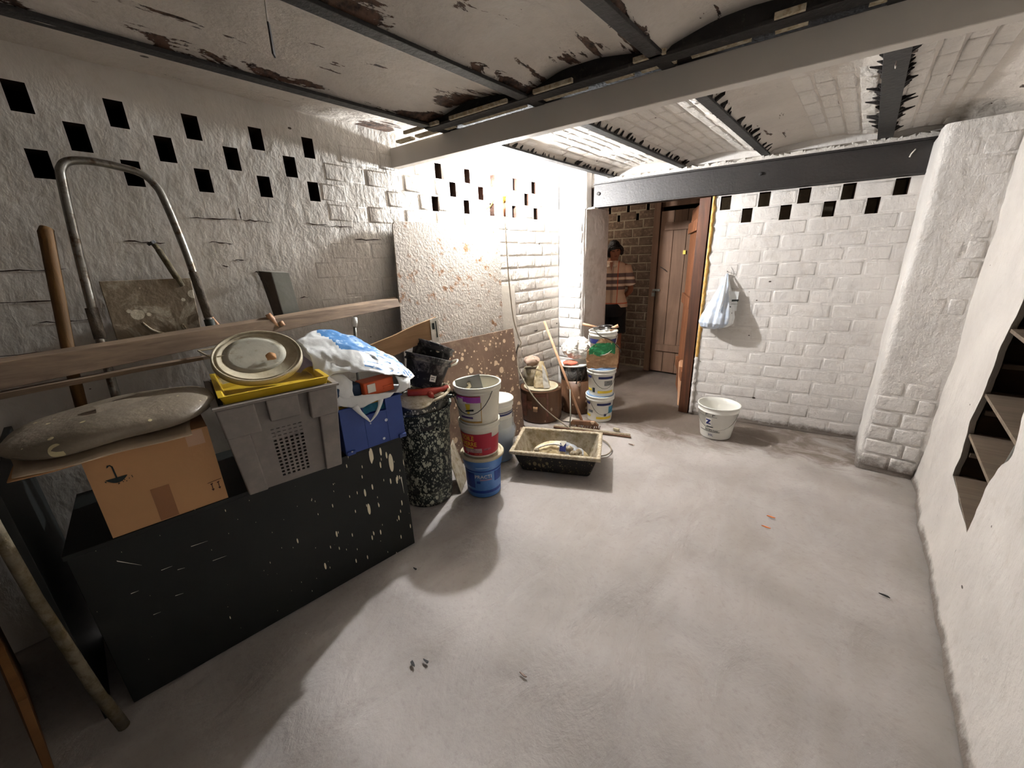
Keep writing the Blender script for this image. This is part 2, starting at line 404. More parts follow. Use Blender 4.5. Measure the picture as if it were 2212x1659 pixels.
def crumple(m, amp, sc, seed=0, ridge=True):
    for i, v in enumerate(m.v):
        q = v*sc+Vector((seed*5.1, seed*2.7, seed*9.2)); n = noise.noise_vector(q)
        d = noise.noise_vector(q*2.3)
        if ridge: n = Vector([(1-2*abs(x)) for x in n])*.7; d = Vector([(1-2*abs(x)) for x in d])*.35
        m.v[i] = v+(n+d)*amp
    return m

# ------------------------------------------------------------- brick walls
BR = {}
def brick_mesh(L, H, D, mat, var, ch=.006, j=.002):
    key = (round(L, 2), round(H, 3), round(D, 3), mat.name, var)
    if key in BR: return BR[key]
    rg = random.Random(hash((key[0], key[1], var)) & 0xffff)
    L = key[0]; rings = []
    # local frame: x along wall, z up, -y outwards; y=0 is the joint plane, the front lies at y=-D
    for ins, y in ((0, .012), (0, -D+ch*.7), (ch, -D), (ch*2.2, -D-.0006)):
        rings.append([Vector((x+rg.uniform(-j, j), y, z+rg.uniform(-j, j))) for x, z in ((ins, ins), (L-ins, ins), (L-ins, H-ins), (ins, H-ins))])
    m = M(); m.add([v for r in rings for v in r], [tuple((a*4+i, a*4+(i+1) % 4, (a+1)*4+(i+1) % 4, (a+1)*4+i)) for a in range(3) for i in range(4)]+[(12, 13, 14, 15)])
    BR[key] = m.mesh('brick', mat, True); return BR[key]
def wall_core(name, org, ang, us, zs, holes, mat, T, parent=None):
    """wall in its own frame: u along +x, thickness towards +y, faces -y"""
    us = sorted(set([round(u, 4) for u in us]+[round(h[i], 4) for h in holes for i in (0, 1)]))
    zs = sorted(set([round(u, 4) for u in zs]+[round(h[i], 4) for h in holes for i in (2, 3)]))
    def inh(i, j):
        if i < 0 or j < 0 or i >= len(us)-1 or j >= len(zs)-1: return None
        uc, zc = (us[i]+us[i+1])/2, (zs[j]+zs[j+1])/2
        return any(h[0] < uc < h[1] and h[2] < zc < h[3] for h in holes)
    m = M(); rev = []
    for i in range(len(us)-1):
        for j in range(len(zs)-1):
            if inh(i, j): continue
            a, b, c, d = us[i], us[i+1], zs[j], zs[j+1]
            m.add([(a, 0, c), (b, 0, c), (b, 0, d), (a, 0, d)], [(0, 1, 2, 3)])
            m.add([(a, T, c), (b, T, c), (b, T, d), (a, T, d)], [(3, 2, 1, 0)])
            for (di, dj, q) in ((-1, 0, [(a, 0, c), (a, 0, d), (a, T, d), (a, T, c)]), (1, 0, [(b, 0, c), (b, T, c), (b, T, d), (b, 0, d)]),
                                (0, -1, [(a, 0, c), (a, T, c), (b, T, c), (b, 0, c)]), (0, 1, [(a, 0, d), (b, 0, d), (b, T, d), (a, T, d)])):
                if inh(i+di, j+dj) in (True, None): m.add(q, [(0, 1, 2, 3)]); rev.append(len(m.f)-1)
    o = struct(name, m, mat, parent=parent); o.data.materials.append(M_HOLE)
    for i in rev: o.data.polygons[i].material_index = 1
    o.matrix_world = Matrix.Translation(org) @ Matrix.Rotation(ang, 4, 'Z'); WM[o.name] = o.matrix_world.copy()
    return o
def lay_bricks(o, u0, u1, z0, z1, pitch, L, holes, mat, gap=.010, D=.004, reldef=None, cut=None, limit=300, seed=1, zoff=None, hooks=None):
    """brick courses as child objects of the wall core"""
    rg = random.Random(seed); n = 0; k = 0; z = z0
    while z < z1-pitch*.5:
        h = pitch-gap; zc = z+h/2; hs = sorted([x for x in holes if x[2] < zc < x[3]])
        segs = []; a = u0
        for x in hs:
            if x[0]-a > .03: segs.append((a, x[0]))
            a = x[1]
        if u1-a > .03: segs.append((a, u1))
        for (s0, s1) in segs:
            Ls = L; off = (k % 2)*Ls*.5+rg.uniform(-.02, .02)
            if hs and s1-s0 < L*1.5: cuts = [s0, s1]
            else:
                cuts = [s0]; q = math.floor((s0-off)/Ls)*Ls+off+Ls
                while q < s1-.05:
                    if q-cuts[-1] > .05: cuts.append(q+rg.uniform(-.012, .012))
                    q += Ls
                cuts.append(s1)
            for c0, c1 in zip(cuts[:-1], cuts[1:]):
                if cut and cut((c0+c1)/2, zc): continue
                ln = c1-c0-gap
                if ln < .03: continue
                d = D if reldef is None else reldef((c0+c1)/2, zc)
                d = round(d*rg.uniform(.6, 1.5), 3)
                me = brick_mesh(ln, h, max(d, .001), mat, rg.randrange(3))
                b = bpy.data.objects.new('brick', me); COL.objects.link(b); b.parent = o
                b.location = (c0+gap/2, 0, z+gap/2+rg.uniform(-.002, .002)); b.rotation_euler = (0, radians(rg.uniform(-.5, .5)), 0); n += 1
        z += pitch; k += 1
    return n

# left wall: own frame u = world y (rotated 90 deg), faces +x.  origin x=-2.4 ; u runs along -y so use angle -90 -> u = -y ...
LX = -2.40
def lw(y): return 3.47-y        # u coordinate of a world y on the left wall (frame turned so that it faces +x)
P = .1065; Z3, Z2, Z1 = 2.075, 1.968, 1.858
hl = []
for i in range(-4, 6): hl.append((.068+.25*i*1.0, 'a'))
rowA = [.068-.25, .068, .324, .570, .829, 1.080, 1.971, 2.249, 2.529, 2.806, 3.067]     # top and bottom rows
rowB = [.190-.25, .190, .453, .703, .967, 2.096, 2.386, 2.700, 2.963]
HL = []
for y in rowA: HL += [(lw(y)-.029, lw(y)+.029, Z3, Z3+.098)]
for y in [.065, .321, .566, .822, 1.069, 1.92, 2.224, 2.507, 2.788, 3.093]: HL += [(lw(y)-.029, lw(y)+.029, Z1, Z1+.098)]
for y in rowB: HL += [(lw(y)-.030, lw(y)+.030, Z2, Z2+.099)]
wl = wall_core('wall_left', (LX, 3.47, 0), -pi/2, [0, 5.1], [0, 2.34], HL, M_WALL_L, .12)
# ang=-90: local x -> world -y ; local y -> world +x  : flip so the wall faces +x
wl.matrix_world = Matrix(((0, -1, 0, LX), (-1, 0, 0, 3.47), (0, 0, 1, 0), (0, 0, 0, 1))); WM[wl.name] = wl.matrix_world.copy()
def relL(u, z):
    y = 3.47-u
    return .001 if y < 1.3 else (.0025 if y < 1.7 else .0045)
lay_bricks(wl, 0, 4.35, Z1-17*P, 2.2, P, .26, HL, M_WALL_L, .011, reldef=relL, seed=3, cut=lambda u, z: (u > 3.75 and z < 1.3) or (u > 2.0 and u < 3.7 and z < .62) or (u > 2.45) or (u > 1.9 and noise.noise(Vector((u*5, z*9, 1))) > .12))

ck = M(); rj = random.Random(31)
for (y0, z0, y1, z1) in ((.47, 1.745, .68, 1.742), (.68, 1.80, .68, 1.742), (.68, 1.742, .82, 1.738), (.22, 1.635, .36, 1.63), (.52, 1.635, .62, 1.63), (-.25, 1.53, .03, 1.53), (-.3, 1.42, .0, 1.415), (.60, 1.55, .66, 1.55), (.99, 1.74, 1.12, 1.735), (1.12, 1.73, 1.28, 1.73),
                        (.68, 1.49, .72, 1.49), (.70, 1.49, .715, 1.42), (.715, 1.42, .75, 1.418), (-.1, 1.33, .08, 1.328), (.88, 1.34, .94, 1.338), (1.26, 1.66, 1.45, 1.655), (-.35, 1.22, -.05, 1.22), (.55, 1.53, .58, 1.52), (1.3, 1.80, 1.305, 1.75)):
    n = 7; up_ = []; dn_ = []
    for i in range(n+1):
        t = i/n; y = y0+(y1-y0)*t; z = z0+(z1-z0)*t+rj.uniform(-.004, .004); h = .0032*rj.uniform(.1, 1)*(1-abs(2*t-1)**4)+.0003
        dy, dz = (h, 0) if abs(z1-z0) > abs(y1-y0) else (0, h); up_.append((LX+.0012, y+dy, z+dz)); dn_.append((LX+.0012, y-dy, z-dz))
    ck.plate(up_+dn_[::-1], (.0006, 0, 0))
cko = part('crack', ck, M_HOLE, wl, world=True); cko['kind'] = 'stuff'
# back wall (skewed) right of the doorway
A = Vector((-1.055, 3.772, 0)); Bk = Vector((.205, 3.991, 0)); bd = (Bk-A).normalized(); bang = atan2(bd.y, bd.x); BL = (Bk-A).length
HB = []
for u in [.10, .370, .625, .884, 1.165]: HB.append((u-.038, u+.038, 1.838, 1.944))
for u in [.264, .522, .79, 1.035]: HB.append((u-.036, u+.036, 1.730, 1.836))
wb = wall_core('wall_back', A, bang, [0, BL+.02], [0, 1.95], HB, M_WALL, .11)
lay_bricks(wb, .012, BL, 1.836-17*.107, 1.95, .107, .265, HB, M_WALL, .009, D=.0018, seed=5)
# brickwork above the black beam, seen in the gap at its left end
def bw(u, v, z): return A+bd*u+Vector((-bd.y, bd.x, 0))*v+Vector((0, 0, z))
RB = Matrix.Translation(A) @ Matrix.Rotation(bang, 4, 'Z')
lint = M().box(-1.10, BL+.02, .02, .13, 2.14, 2.34); lo = struct('trim_1', lint, M_WALL); lo.matrix_world = RB

# floor
fm = M().grid(lambda u, v: Vector((-2.6+u*3.3, -1.7+v*7.2, .004*noise.noise(Vector((u*7, v*14, 0)))+.0025*noise.noise(Vector((u*30, v*60, 3)))-.004)), 120, 220)
struct('floor', fm, M_FLOOR, True)
# right wall: rough plaster round a tall opening
def disp(v, amp=.016, seed=0):
    n = noise.noise(v*2.3+Vector((seed, 0, 0)))+.5*noise.noise(v*6.0)+.25*noise.noise(v*16)
    return n*amp
RX = .50
OPL = [(.38, 2.632), (.43, 2.632), (.655, 2.626), (.86, 2.60), (1.16, 2.572), (1.30, 2.55), (1.60, 2.53)]
OPR = [(.38, 2.178), (.43, 2.178), (.63, 2.165), (.70, 2.15), (.76, 2.07), (.80, 2.045), (.90, 2.06), (.98, 2.10), (1.3, 2.05), (1.6, 2.0)]
def interp(T, z):
    if z <= T[0][0]: return T[0][1]
    for a, b in zip(T[:-1], T[1:]):
        if z <= b[0]: return a[1]+(b[1]-a[1])*(z-a[0])/(b[0]-a[0])
    return T[-1][1]
wr = M()
def rp(y, z):
    v = Vector((RX, y, z)); x = RX+disp(v)-.02*max(0, (.35-z))*0
    x += .012*math.exp(-z/.05)*(-1)
    return Vector((x-.03*max(0, (z-1.8)), y, z))
wr.grid(lambda u, v: rp(interp(OPL, v*2.3)+(3.50-interp(OPL, v*2.3))*u, v*2.3), 26, 70)
wr.grid(lambda u, v: rp(-1.7+(interp(OPR, v*2.3)+1.7)*u, v*2.3), 90, 70)
def lowz(y): return .43-(2.632-y)/(2.632-2.178)*.05
wr.grid(lambda u, v: rp(2.178+(2.632-2.178)*u, v*lowz(2.178+(2.632-2.178)*u)), 12, 12)
wr.grid(lambda u, v: rp(interp(OPR, 1.6)+(interp(OPL, 1.6)-interp(OPR, 1.6))*u, 1.6+v*.7), 10, 16)
# reveals of the opening
T_ = .022
for Tt, sgn in ((OPL, 1), (OPR, -1)):
    zz = [.38+i*.04 for i in range(31)]+[1.6]
    wr.grid(lambda u, v: rp(interp(Tt, .38+v*1.22), .38+v*1.22)+Vector((T_*u, sgn*.012*u, 0)), 2, 40)
wr.grid(lambda u, v: rp(2.178+.454*u, lowz(2.178+.454*u))+Vector((T_*v, 0, -.01*v)), 8, 2)
wr.grid(lambda u, v: rp(2.0+.53*u, 1.6)+Vector((T_*v, 0, 0)), 8, 2)
struct('wall_right', wr, M_WALL_R, True)
# wall behind the viewer and the corridor shell
struct('wall_front', M().box(-2.6, .7, -1.82, -1.7, 0, 2.4), M_DARKWALL)

# pier at the right end of the back wall and pier left of the doorway
def pier(name, x0, x1, y0, y1, z0, z1, mat, rr=.035, amp=.010):
    def fn(u, v):
        z = z0+(z1-z0)*v; per = u*4; s = int(per) % 4; t = per-int(per)
        x, y = [(x0+(x1-x0)*t, y0), (x1, y0+(y1-y0)*t), (x1-(x1-x0)*t, y1), (x0, y1-(y1-y0)*t)][s]
        cx = min(max(x, x0+rr), x1-rr); cy = min(max(y, y0+rr), y1-rr); d = Vector((x-cx, y-cy, 0))
        if d.length > rr: d = d.normalized()*rr; x = cx+d.x; y = cy+d.y
        q = Vector((x, y, z)); n = noise.noise_vector(q*3)+.5*noise.noise_vector(q*9)
        q = q+n*amp; q.z = z
        return q
    return M().grid(fn, 64, 60, True).add([fn(i/64, 1) for i in range(64)], [tuple(range(64))])
pr = struct('trim_2', pier('p', .195, .60, 3.445, 4.05, 0, 2.135, M_PIER), M_PIER, True)
def pierbrick(o, x0, x1, y, rows, mat, D=.004):
    n = 0
    for (z, cuts) in rows:
        for c0, c1 in zip(cuts[:-1], cuts[1:]):
            b = bpy.data.objects.new('brick', brick_mesh(c1-c0-.012, .092, D, mat, n % 3)); COL.objects.link(b); b.parent = o
            b.location = (c0+.006, y, z); n += 1
pierbrick(pr, 0, 0, 3.441, [(.03+.107*i, (.215, (.36, .41, .34)[i % 3], .49)) for i in range(5)], M_PIER, .0035)
pierbrick(pr, 0, 0, 3.4445, [(.03+.107*i, (.215, (.36, .41, .34)[i % 3], .49)) for i in range(5, 19) if i not in (7, 8, 11, 15, 16)], M_PIER, .0012)
pl = struct('trim_3', pier('p', -2.46, -2.12, 3.475, 3.98, 0, 1.965, M_PIER, .03, .008), M_PIER, True)
pl2 = struct('trim_4', pier('p', -2.46, -2.10, 3.485, 3.60, 1.95, 2.30, M_PIER, .02, .008), M_PIER, True)
pierbrick(pl, 0, 0, 3.472, [(Z1-17*P+P*i, (-2.395, -2.26+(.07 if i % 2 else 0), -2.125)) for i in range(0, 17)], M_PIER, .004)
struct('trim_5', M().box(-2.135, -2.116, 3.53, 3.982, 0, 1.955).wob(.003, 8), M_GREYPLASTER)

# ceiling: shallow brick arches between steel joists
JX = [-1.905, -1.305, -.72, -.05]; JW = .035
ZJ = 2.20
bays = [(-2.44, -1.905, 2.295, 2.225), (-1.905, -1.305, 2.225, 2.225), (-1.305, -.72, 2.225, 2.225), (-.72, -.05, 2.225, 2.225), (-.05, .54, 2.225, 2.145)]
def arch(x, bay):
    x0, x1, za, zb = bay; t = (x-x0)/(x1-x0)
    if x0 < -2.4: return za+(zb-za)*t**2
    return za+(zb-za)*t+.045*4*t*(1-t)
def gy(x): return 1.594+(x+2.367)*.123        # near face of the grey beam
cm = M()
for b in bays:
    def fn(u, v, b=b):
        x = b[0]+(b[1]-b[0])*u; y = -1.8+v*6.2; q = Vector((x, y, arch(x, b)))
        q.z += .009*noise.noise(q*3.1)+.006*noise.noise(q*9)
        if b[0] > -2.4 and (u == 0 or u == 1): q.z -= .02
        return q
    cm.grid(fn, 16, 120)
cm.f = [f[::-1] for f in cm.f]
ce = struct('ceiling', cm, M_CEIL, True)
# brick courses showing through the paint beyond the grey beam
rg = random.Random(11); nb = 0
for bi, b in enumerate(bays[1:]):
    W_ = b[1]-b[0]-.09; nc = 7; cw = W_/nc
    for c in range(nc):
        if bi == 3 and c > 3: continue
        x0 = b[0]+.045+cw*c; xm = x0+cw/2; y = gy(xm)+.12+(.13 if c % 2 else 0)
        ye = 3.772+(xm+1.055)*.174-.02
        z0, z1 = arch(x0, b), arch(x0+cw, b); sl = atan2(z1-z0, cw)
        while y < ye-.06:
            L_ = min(.235+rg.uniform(-.02, .02), ye-y)
            if not (bi == 2 and c < 3) and nb < 290:
                o = bpy.data.objects.new('brick', brick_mesh(L_-.012, cw-.010, .005, M_CEILB, rg.randrange(3))); COL.objects.link(o); o.parent = ce
                # local x -> world y, local -y(outwards) -> world -z, local z -> world x
                Rm = Matrix(((0, 0, 1, 0), (1, 0, 0, 0), (0, 1, 0, 0), (0, 0, 0, 1)))
                o.matrix_local = Matrix.Translation((x0+.005, y, (z0+z1)/2+.001-sin(sl)*cw/2)) @ Matrix.Rotation(-sl, 4, 'Y') @ Rm
                nb += 1
            y += L_
# joists
for i, x in enumerate(JX):
    wd = .04 if i == 3 else .026
    m = M().box(x-wd, x+wd, -1.7, 3.76+(x+1.055)*.174, ZJ-.001, ZJ+.012); m.box(x-.005, x+.005, -1.7, 3.8, ZJ, ZJ+.05)
    o = part('ceiling_joist', m, M_STEEL, None, bevel=.002)
    tag(o, ['rusty dark steel joist in the ceiling nearest the holed left wall', 'rusty dark steel joist in the ceiling, second from the holed left wall', 'rusty dark steel joist in the ceiling, third from the holed left wall', 'widest dark steel joist in the ceiling, nearest the right wall'][i], 'joist', 'steel joists of the vaulted ceiling')
    # ragged bare edges beside the joist, where the plaster has broken away
    jag = M(); rj = random.Random(i+4); y = 1.75
    while y < 3.8:
        for s in (-1, 1):
            if rj.random() < (.8 if y > 1.6 else .5):
                l = rj.choice((.008, .014, .02, .035))*rj.uniform(.6, 1.3)*(1.5 if i == 3 else 1); hw = rj.uniform(.004, .016) if y > 1.6 else rj.uniform(.01, .07)
                if y < 1.6: l *= .6
                if s < 0 and y < 1.5 and i < 3: l *= .45
                xa = x+s*(wd-.004); xb = x+s*(wd+l); bb = bays[i] if s < 0 else bays[i+1]
                za = arch(xa, bb)-.013; zb = arch(xb, bb)-.010; sk = rj.uniform(-.02, .02)
                jag.add([(xa, y-hw, za-.012), (xa, y+hw, za-.012), ((xa+xb)/2, y+hw*.8+sk*.6, (za+zb)/2-.004), (xb, y+sk, zb), ((xa+xb)/2, y-hw*.7+sk*.5, (za+zb)/2-.004), (xa, y, za+.03), (xb, y+sk, zb+.03)],
                        [(0, 4, 3, 2, 1), (0, 5, 6, 3, 4), (1, 2, 3, 6, 5)])
        y += rj.uniform(.03, .09)
    jo = part('broken_edge', jag, M_JAG, o); jo['kind'] = 'stuff'
# cross beams
def xbeam(u0, u1, v0, v1, z0, z1, mat):
    """box along the grey beam's direction"""
    d = Vector((1, .123, 0)).normalized(); n = Vector((-d.y, d.x, 0)); O = Vector((-2.367, 1.594, 0))
    return [O+d*u+n*v+Vector((0, 0, z)) for u, v, z in ((u0, v0, z0), (u1, v0, z0), (u1, v1, z0), (u0, v1, z0), (u0, v0, z1), (u1, v0, z1), (u1, v1, z1), (u0, v1, z1))]
def hx(v): return M().hexa(v[:4], v[4:])
o = part('grey_steel_beam', hx(xbeam(-.03, 2.93, 0, .058, 2.092, 2.203, 0)), M_BEAMG, None, bevel=.004)
tag(o, 'long grey primed steel beam crossing under the vaulted ceiling', 'beam')
bt = thing('bearing_beam', 'thin black rusty bearing beam just above and before the grey beam', 'beam', (-1, 1.6, 2.2))
part('flange', hx(xbeam(.42, 2.93, -.125, -.060, 2.196, 2.208, 0)), M_STEEL, bt, world=True, bevel=.002)
part('web', hx(xbeam(.42, 2.93, -.096, -.088, 2.208, 2.29, 0)), M_STEEL, bt, world=True)
part('mortar_packing', hx(xbeam(.46, 2.93, -.058, .10, 2.214, 2.26, 0)).wob(.004, 20), M_JAG, bt, world=True)
pk = M(); rj = random.Random(8); u = .1
while u < 2.8:
    l = rj.uniform(.05, .4)
    pk.add(xbeam(u, u+l, -.056, -.018, 2.202, 2.214, 0), [(3, 2, 1, 0), (4, 5, 6, 7), (0, 1, 5, 4), (1, 2, 6, 5), (2, 3, 7, 6), (3, 0, 4, 7)])
    if rj.random() < .8: pk.add(xbeam(u, u+l*.9, -.142, -.128, 2.199, 2.215, 0), [(3, 2, 1, 0), (4, 5, 6, 7), (0, 1, 5, 4), (1, 2, 6, 5), (2, 3, 7, 6), (3, 0, 4, 7)])
    u += l+rj.uniform(.02, .15)
part('pale_mortar_strip', pk, M_CRUST, bt, world=True)
# black beam over the doorway
bb = thing('lintel_beam', 'black painted steel beam over the doorway and holed back wall', 'beam', tuple(bw(.1, 0, 1.95)))
def bbx(u0, u1, v0, v1, z0, z1):
    v = [bw(u, vv, z) for u, vv, z in ((u0, v0, z0), (u1, v0, z0), (u1, v1, z0), (u0, v1, z0), (u0, v0, z1), (u1, v0, z1), (u1, v1, z1), (u0, v1, z1))]; return hx(v)
part('web', bbx(-1.035, BL+.04, -.012, .0, 1.965, 2.155), M_BEAMK, bb, world=True, bevel=.002)
part('flange', bbx(-1.035, BL+.04, -.045, .07, 1.953, 1.966), M_BEAMK, bb, world=True, bevel=.002)
part('flange', bbx(-1.035, BL+.04, -.03, .07, 2.155, 2.168), M_BEAMK, bb, world=True, bevel=.002)
for (u, z, r) in ((-.985, 2.075, .016), (.32, 2.075, .012)):
    m = M().lathe([(0.0001, 0), (r, 0), (r, .012), (r*.6, .016), (.0001, .016)], 10); mt = RB @ Matrix.Translation((u, -.012, z)) @ Matrix.Rotation(pi/2, 4, 'X'); m.xf(mt)
    part('bolt', m, M_STEEL, bb, world=True)
m = M().tube([bw(1.165, -.014, 2.065), bw(1.17, -.016, 2.085), bw(1.186, -.014, 2.11)], .0045, 6); part('paint_streak', m, M_LAB, bb, True, True)
m = M(); rj = random.Random(3); u = -1.0
while u < BL: 
    l = rj.uniform(.02, .07); v = [bw(uu, vv, zz) for uu, vv, zz in ((u, -.034, 2.168), (u+l, -.034, 2.168), (u+l, .02, 2.168), (u, .02, 2.168), (u+.005, -.03, 2.168+rj.uniform(.012, .035)), (u+l-.005, -.03, 2.168+rj.uniform(.01, .035)), (u+l, .02, 2.21), (u, .02, 2.21))]
    m.hexa(v[:4], v[4:]); u += l*.8
mo = part('mortar_packing', m, M_CEILB, bb, world=True)
part('bearing_plate', M().box(-2.13, -2.03, 3.53, 3.60, 1.945, 1.957), M_LAB, bb, world=True)

# ------------------------------------------------------------- corridor behind the doorway
KY = 5.10
HK = [(x-.019+3.4, x+.019+3.4, z0, z1) for x, z0, z1 in ((-2.436, 2.03, 2.128), (-2.565, 1.92, 2.02), (-2.305, 1.92, 2.02), (-2.172, 2.02, 2.12), (-2.70, 2.03, 2.128))]
wk = wall_core('wall_corridor', (-3.4, KY, 0), 0, [0, 1.35], [0, 2.45], HK, M_MORTAR, .12)
kn = lay_bricks(wk, .3, 1.33, .02, 2.2, .107, .255, HK, M_BLOCK, .013, D=.004, seed=9)
struct('wall_corridor_right', M().box(-1.30, .8, 4.98, 5.1, 0, 2.45), M_MORTAR)
struct('wall_corridor_left', M().box(-3.5, -3.4, 3.4, 5.3, 0, 2.45), M_MORTAR)
struct('wall_corridor_near', M().box(-3.4, -2.13, 3.90, 3.98, 0, 2.45), M_GREYPLASTER)
struct('ceiling_corridor', M().box(-3.5, .9, 3.99, 5.3, 2.40, 2.45), M_JAG)
struct('wall_corridor_end', M().box(.8, .9, 3.9, 5.3, 0, 2.45), M_MORTAR)
struct('trim_6', M().box(-2.165, -2.138, 3.985, 4.012, 0, 1.955).wob(.003, 12), M_JAMB)

# our doorway: jamb post, filler, open door leaf
jp = thing('door_post', 'reddish brown wooden door post edged with ochre filler', 'door post', (-1.09, 3.80, 0))
part('post', M().box(-.035-.03, .025, -.032, .075, 0, 1.95).wob(.002, 9), M_JAMB, jp, bevel=.004)
fl = M().grid(lambda u, v: Vector((-1.052+u*.028+.014*noise.noise(Vector((0, 0, v*22)))*u, 3.766-.012*sin(pi*u)+(-1.052+u*.028+1.055)*.174, .55+v*1.40)), 5, 90)
part('filler_strip', fl.wob(.006, 30), M_FOAM, jp, True, True)
ragm = M().grid(lambda u, v: Vector((-1.052+u*.030+.016*noise.noise(Vector((3, 0, v*18)))*u, 3.764-.012*sin(pi*u), .02+v*.56)), 5, 50)
part('broken_plaster_edge', ragm.wob(.008, 30), M_WALL, jp, True, True)
dl = thing('door_1', 'narrow brown plank door standing open into the corridor', 'door', (-1.135, 3.885, 0)); dl['kind'] = 'structure'
for kx in ('label', 'category'): del dl[kx]
dv = Vector((-.345, .79, 0)).normalized(); dn = Vector((-dv.y, dv.x, 0))
def leaf(u0, u1, v0, v1, z0, z1):
    O = Vector((-1.145, 3.885, 0)); vv = [O+dv*u+dn*v+Vector((0, 0, z)) for u, v, z in ((u0, v0, z0), (u1, v0, z0), (u1, v1, z0), (u0, v1, z0), (u0, v0, z1), (u1, v0, z1), (u1, v1, z1), (u0, v1, z1))]
    return hx(vv)
for i in range(6): part('board', leaf(.118*i, .118*i+.113, 0, .022, .03, 1.93), M_DOORL, dl, world=True, bevel=.003)
for z in (.28, 1.0, 1.70): part('batten', leaf(.02, .68, .022, .05, z, z+.10), M_DOORL, dl, world=True, bevel=.004)
pkk = thing('offcut_plank', 'short pale plank standing against the foot of the open door', 'plank', (-1.22, 3.95, 0))
part('board', M().add([(-1.205, 3.93, 0), (-1.225, 3.95, 0), (-1.30, 4.10, .42), (-1.275, 4.07, .45), (-1.18, 3.94, 0), (-1.20, 3.97, 0), (-1.275, 4.12, .42), (-1.25, 4.09, .45)], [(0, 1, 2, 3), (7, 6, 5, 4), (0, 4, 5, 1), (1, 5, 6, 2), (2, 6, 7, 3), (3, 7, 4, 0)]), M_BROOM, pkk, world=True)
# cellar door in the corridor's far wall
cdr = thing('door_2', '', '', (-1.95, 5.0, 0)); cdr['kind'] = 'structure'
for kx in ('label', 'category'): del cdr[kx]
for i, (a, b) in enumerate(((-1.955, -1.80), (-1.795, -1.645), (-1.64, -1.49), (-1.485, -1.33))):
    part('board', M().box(a, b, 5.0, 5.025, .02, 2.0), M_DOOR, cdr, world=True, bevel=.003)
for z in (.30, 1.78): part('batten', M().box(-1.90, -1.34, 4.975, 5.0, z, z+.09), M_DOOR, cdr, world=True, bevel=.004)
part('frame_post', M().box(-2.045, -1.965, 4.99, 5.09, 0, 2.12), M_DOOR, cdr, world=True, bevel=.004)
part('frame_head', M().box(-1.965, -1.30, 5.02, 5.10, 2.05, 2.15), M_DOOR, cdr, world=True)
lk = M().box(-1.995, -1.955, 4.965, 4.985, 1.0, 1.045); lk.tube(spline([(-1.988, 4.975, 1.045), (-1.986, 4.975, 1.07), (-1.975, 4.975, 1.08), (-1.964, 4.975, 1.07), (-1.962, 4.975, 1.045)], 4), .004, 6)
part('padlock', lk, M_METAL, cdr, world=True)
part('hasp', M().box(-1.99, -1.90, 4.978, 4.99, 1.065, 1.09), M_METAL, cdr, world=True)
part('paper_tag', M().box(-1.655, -1.625, 4.972, 4.976, 1.50, 1.545), M_YTXT, cdr, world=True)
part('handle_wire', M().tube(spline([(-1.92, 4.99, 1.36), (-1.87, 4.96, 1.34), (-1.83, 4.99, 1.30)], 5), .004, 6), M_BLACK, cdr, True, True)

# ------------------------------------------------------------- shelving in the right wall opening
sh = thing('shelving_unit', 'wooden shelving unit, inside darkened for shade, set in the opening of the right wall', 'shelf', (.75, 2.35, .3))
zs_ = [.405, .643, .852, 1.150, 1.45]
def shelf_hexa(za, zb, x0=.502, t=.016):
    k2 = (za-zb)/(2.632-2.175); f = lambda y: za+(y-2.632)*k2
    y0 = interp(OPR, za)+.006; xs = .506
    q = [(xs, y0, f(y0)), (.56, 1.98, f(1.98)), (.93, 1.98, f(1.98)), (.93, 2.648, f(2.648)), (.54, 2.648, f(2.648)), (xs, 2.628, f(2.628))]
    return M().plate([Vector(v)-Vector((0, 0, t)) for v in q], (0, 0, t))
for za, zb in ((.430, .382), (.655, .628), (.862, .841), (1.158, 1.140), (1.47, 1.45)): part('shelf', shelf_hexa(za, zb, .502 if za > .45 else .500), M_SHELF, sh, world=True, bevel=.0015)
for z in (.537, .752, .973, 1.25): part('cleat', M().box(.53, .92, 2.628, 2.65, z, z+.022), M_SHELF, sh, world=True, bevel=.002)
part('side_panel', M().box(.525, .95, 2.648, 2.67, .30, 1.75), M_SHELF_SHADE, sh, world=True)
part('side_panel', M().box(.56, .95, 1.95, 1.97, .30, 1.75), M_SHELF_SHADE, sh, world=True)
part('back_panel', M().box(.94, .96, 1.95, 2.67, .30, 1.75), M_SHELF_SHADE, sh, world=True)
part('top_panel', M().box(.56, .96, 1.95, 2.67, 1.73, 1.75), M_SHELF_SHADE, sh, world=True)
st = M().tube([(.52, 2.135, .68), (.53, 2.13, .80), (.535, 2.12, 1.0)], .008, 8); part('trim_rod', st, M_METAL, sh, True, True)
# ------------------------------------------------------------- lamp
lp = thing('work_lamp', 'bare glowing bulb in a brass clamp holder near the far left wall', 'lamp', tuple(LAMP))
bu = M().lathe([(.0001, .045), (.018, .040), (.029, .022), (.031, .005), (.024, -.018), (.014, -.036), (.0001, -.036)], 20, (0, 0, 0))
part('bulb', bu, M_BULB, lp, True)
hd = M().lathe([(.0001, -.037), (.018, -.037), (.019, -.06), (.015, -.075), (.017, -.082), (.013, -.10), (.0001, -.10)], 16)
part('socket', hd, M_BRASS, lp, True)
part('handle', M().lathe([(.0001, -.10), (.011, -.10), (.013, -.15), (.011, -.20), (.0001, -.20)], 12), M_DOORL, lp, True)
part('clamp_arm', M().tube(spline([(-.012, -.005, -.07), (-.05, -.03, -.065), (-.075, -.05, -.09), (-.10, -.06, -.12), (-.125, -.08, -.14)], 4), .005, 8), M_BRASS, lp, True)
part('hanging_wire', M().tube(spline([(.015, 0, -.06), (.035, 0, -.03), (.04, .005, .06), (.03, .01, .15)], 4), .0025, 6), M_METAL, lp, True)
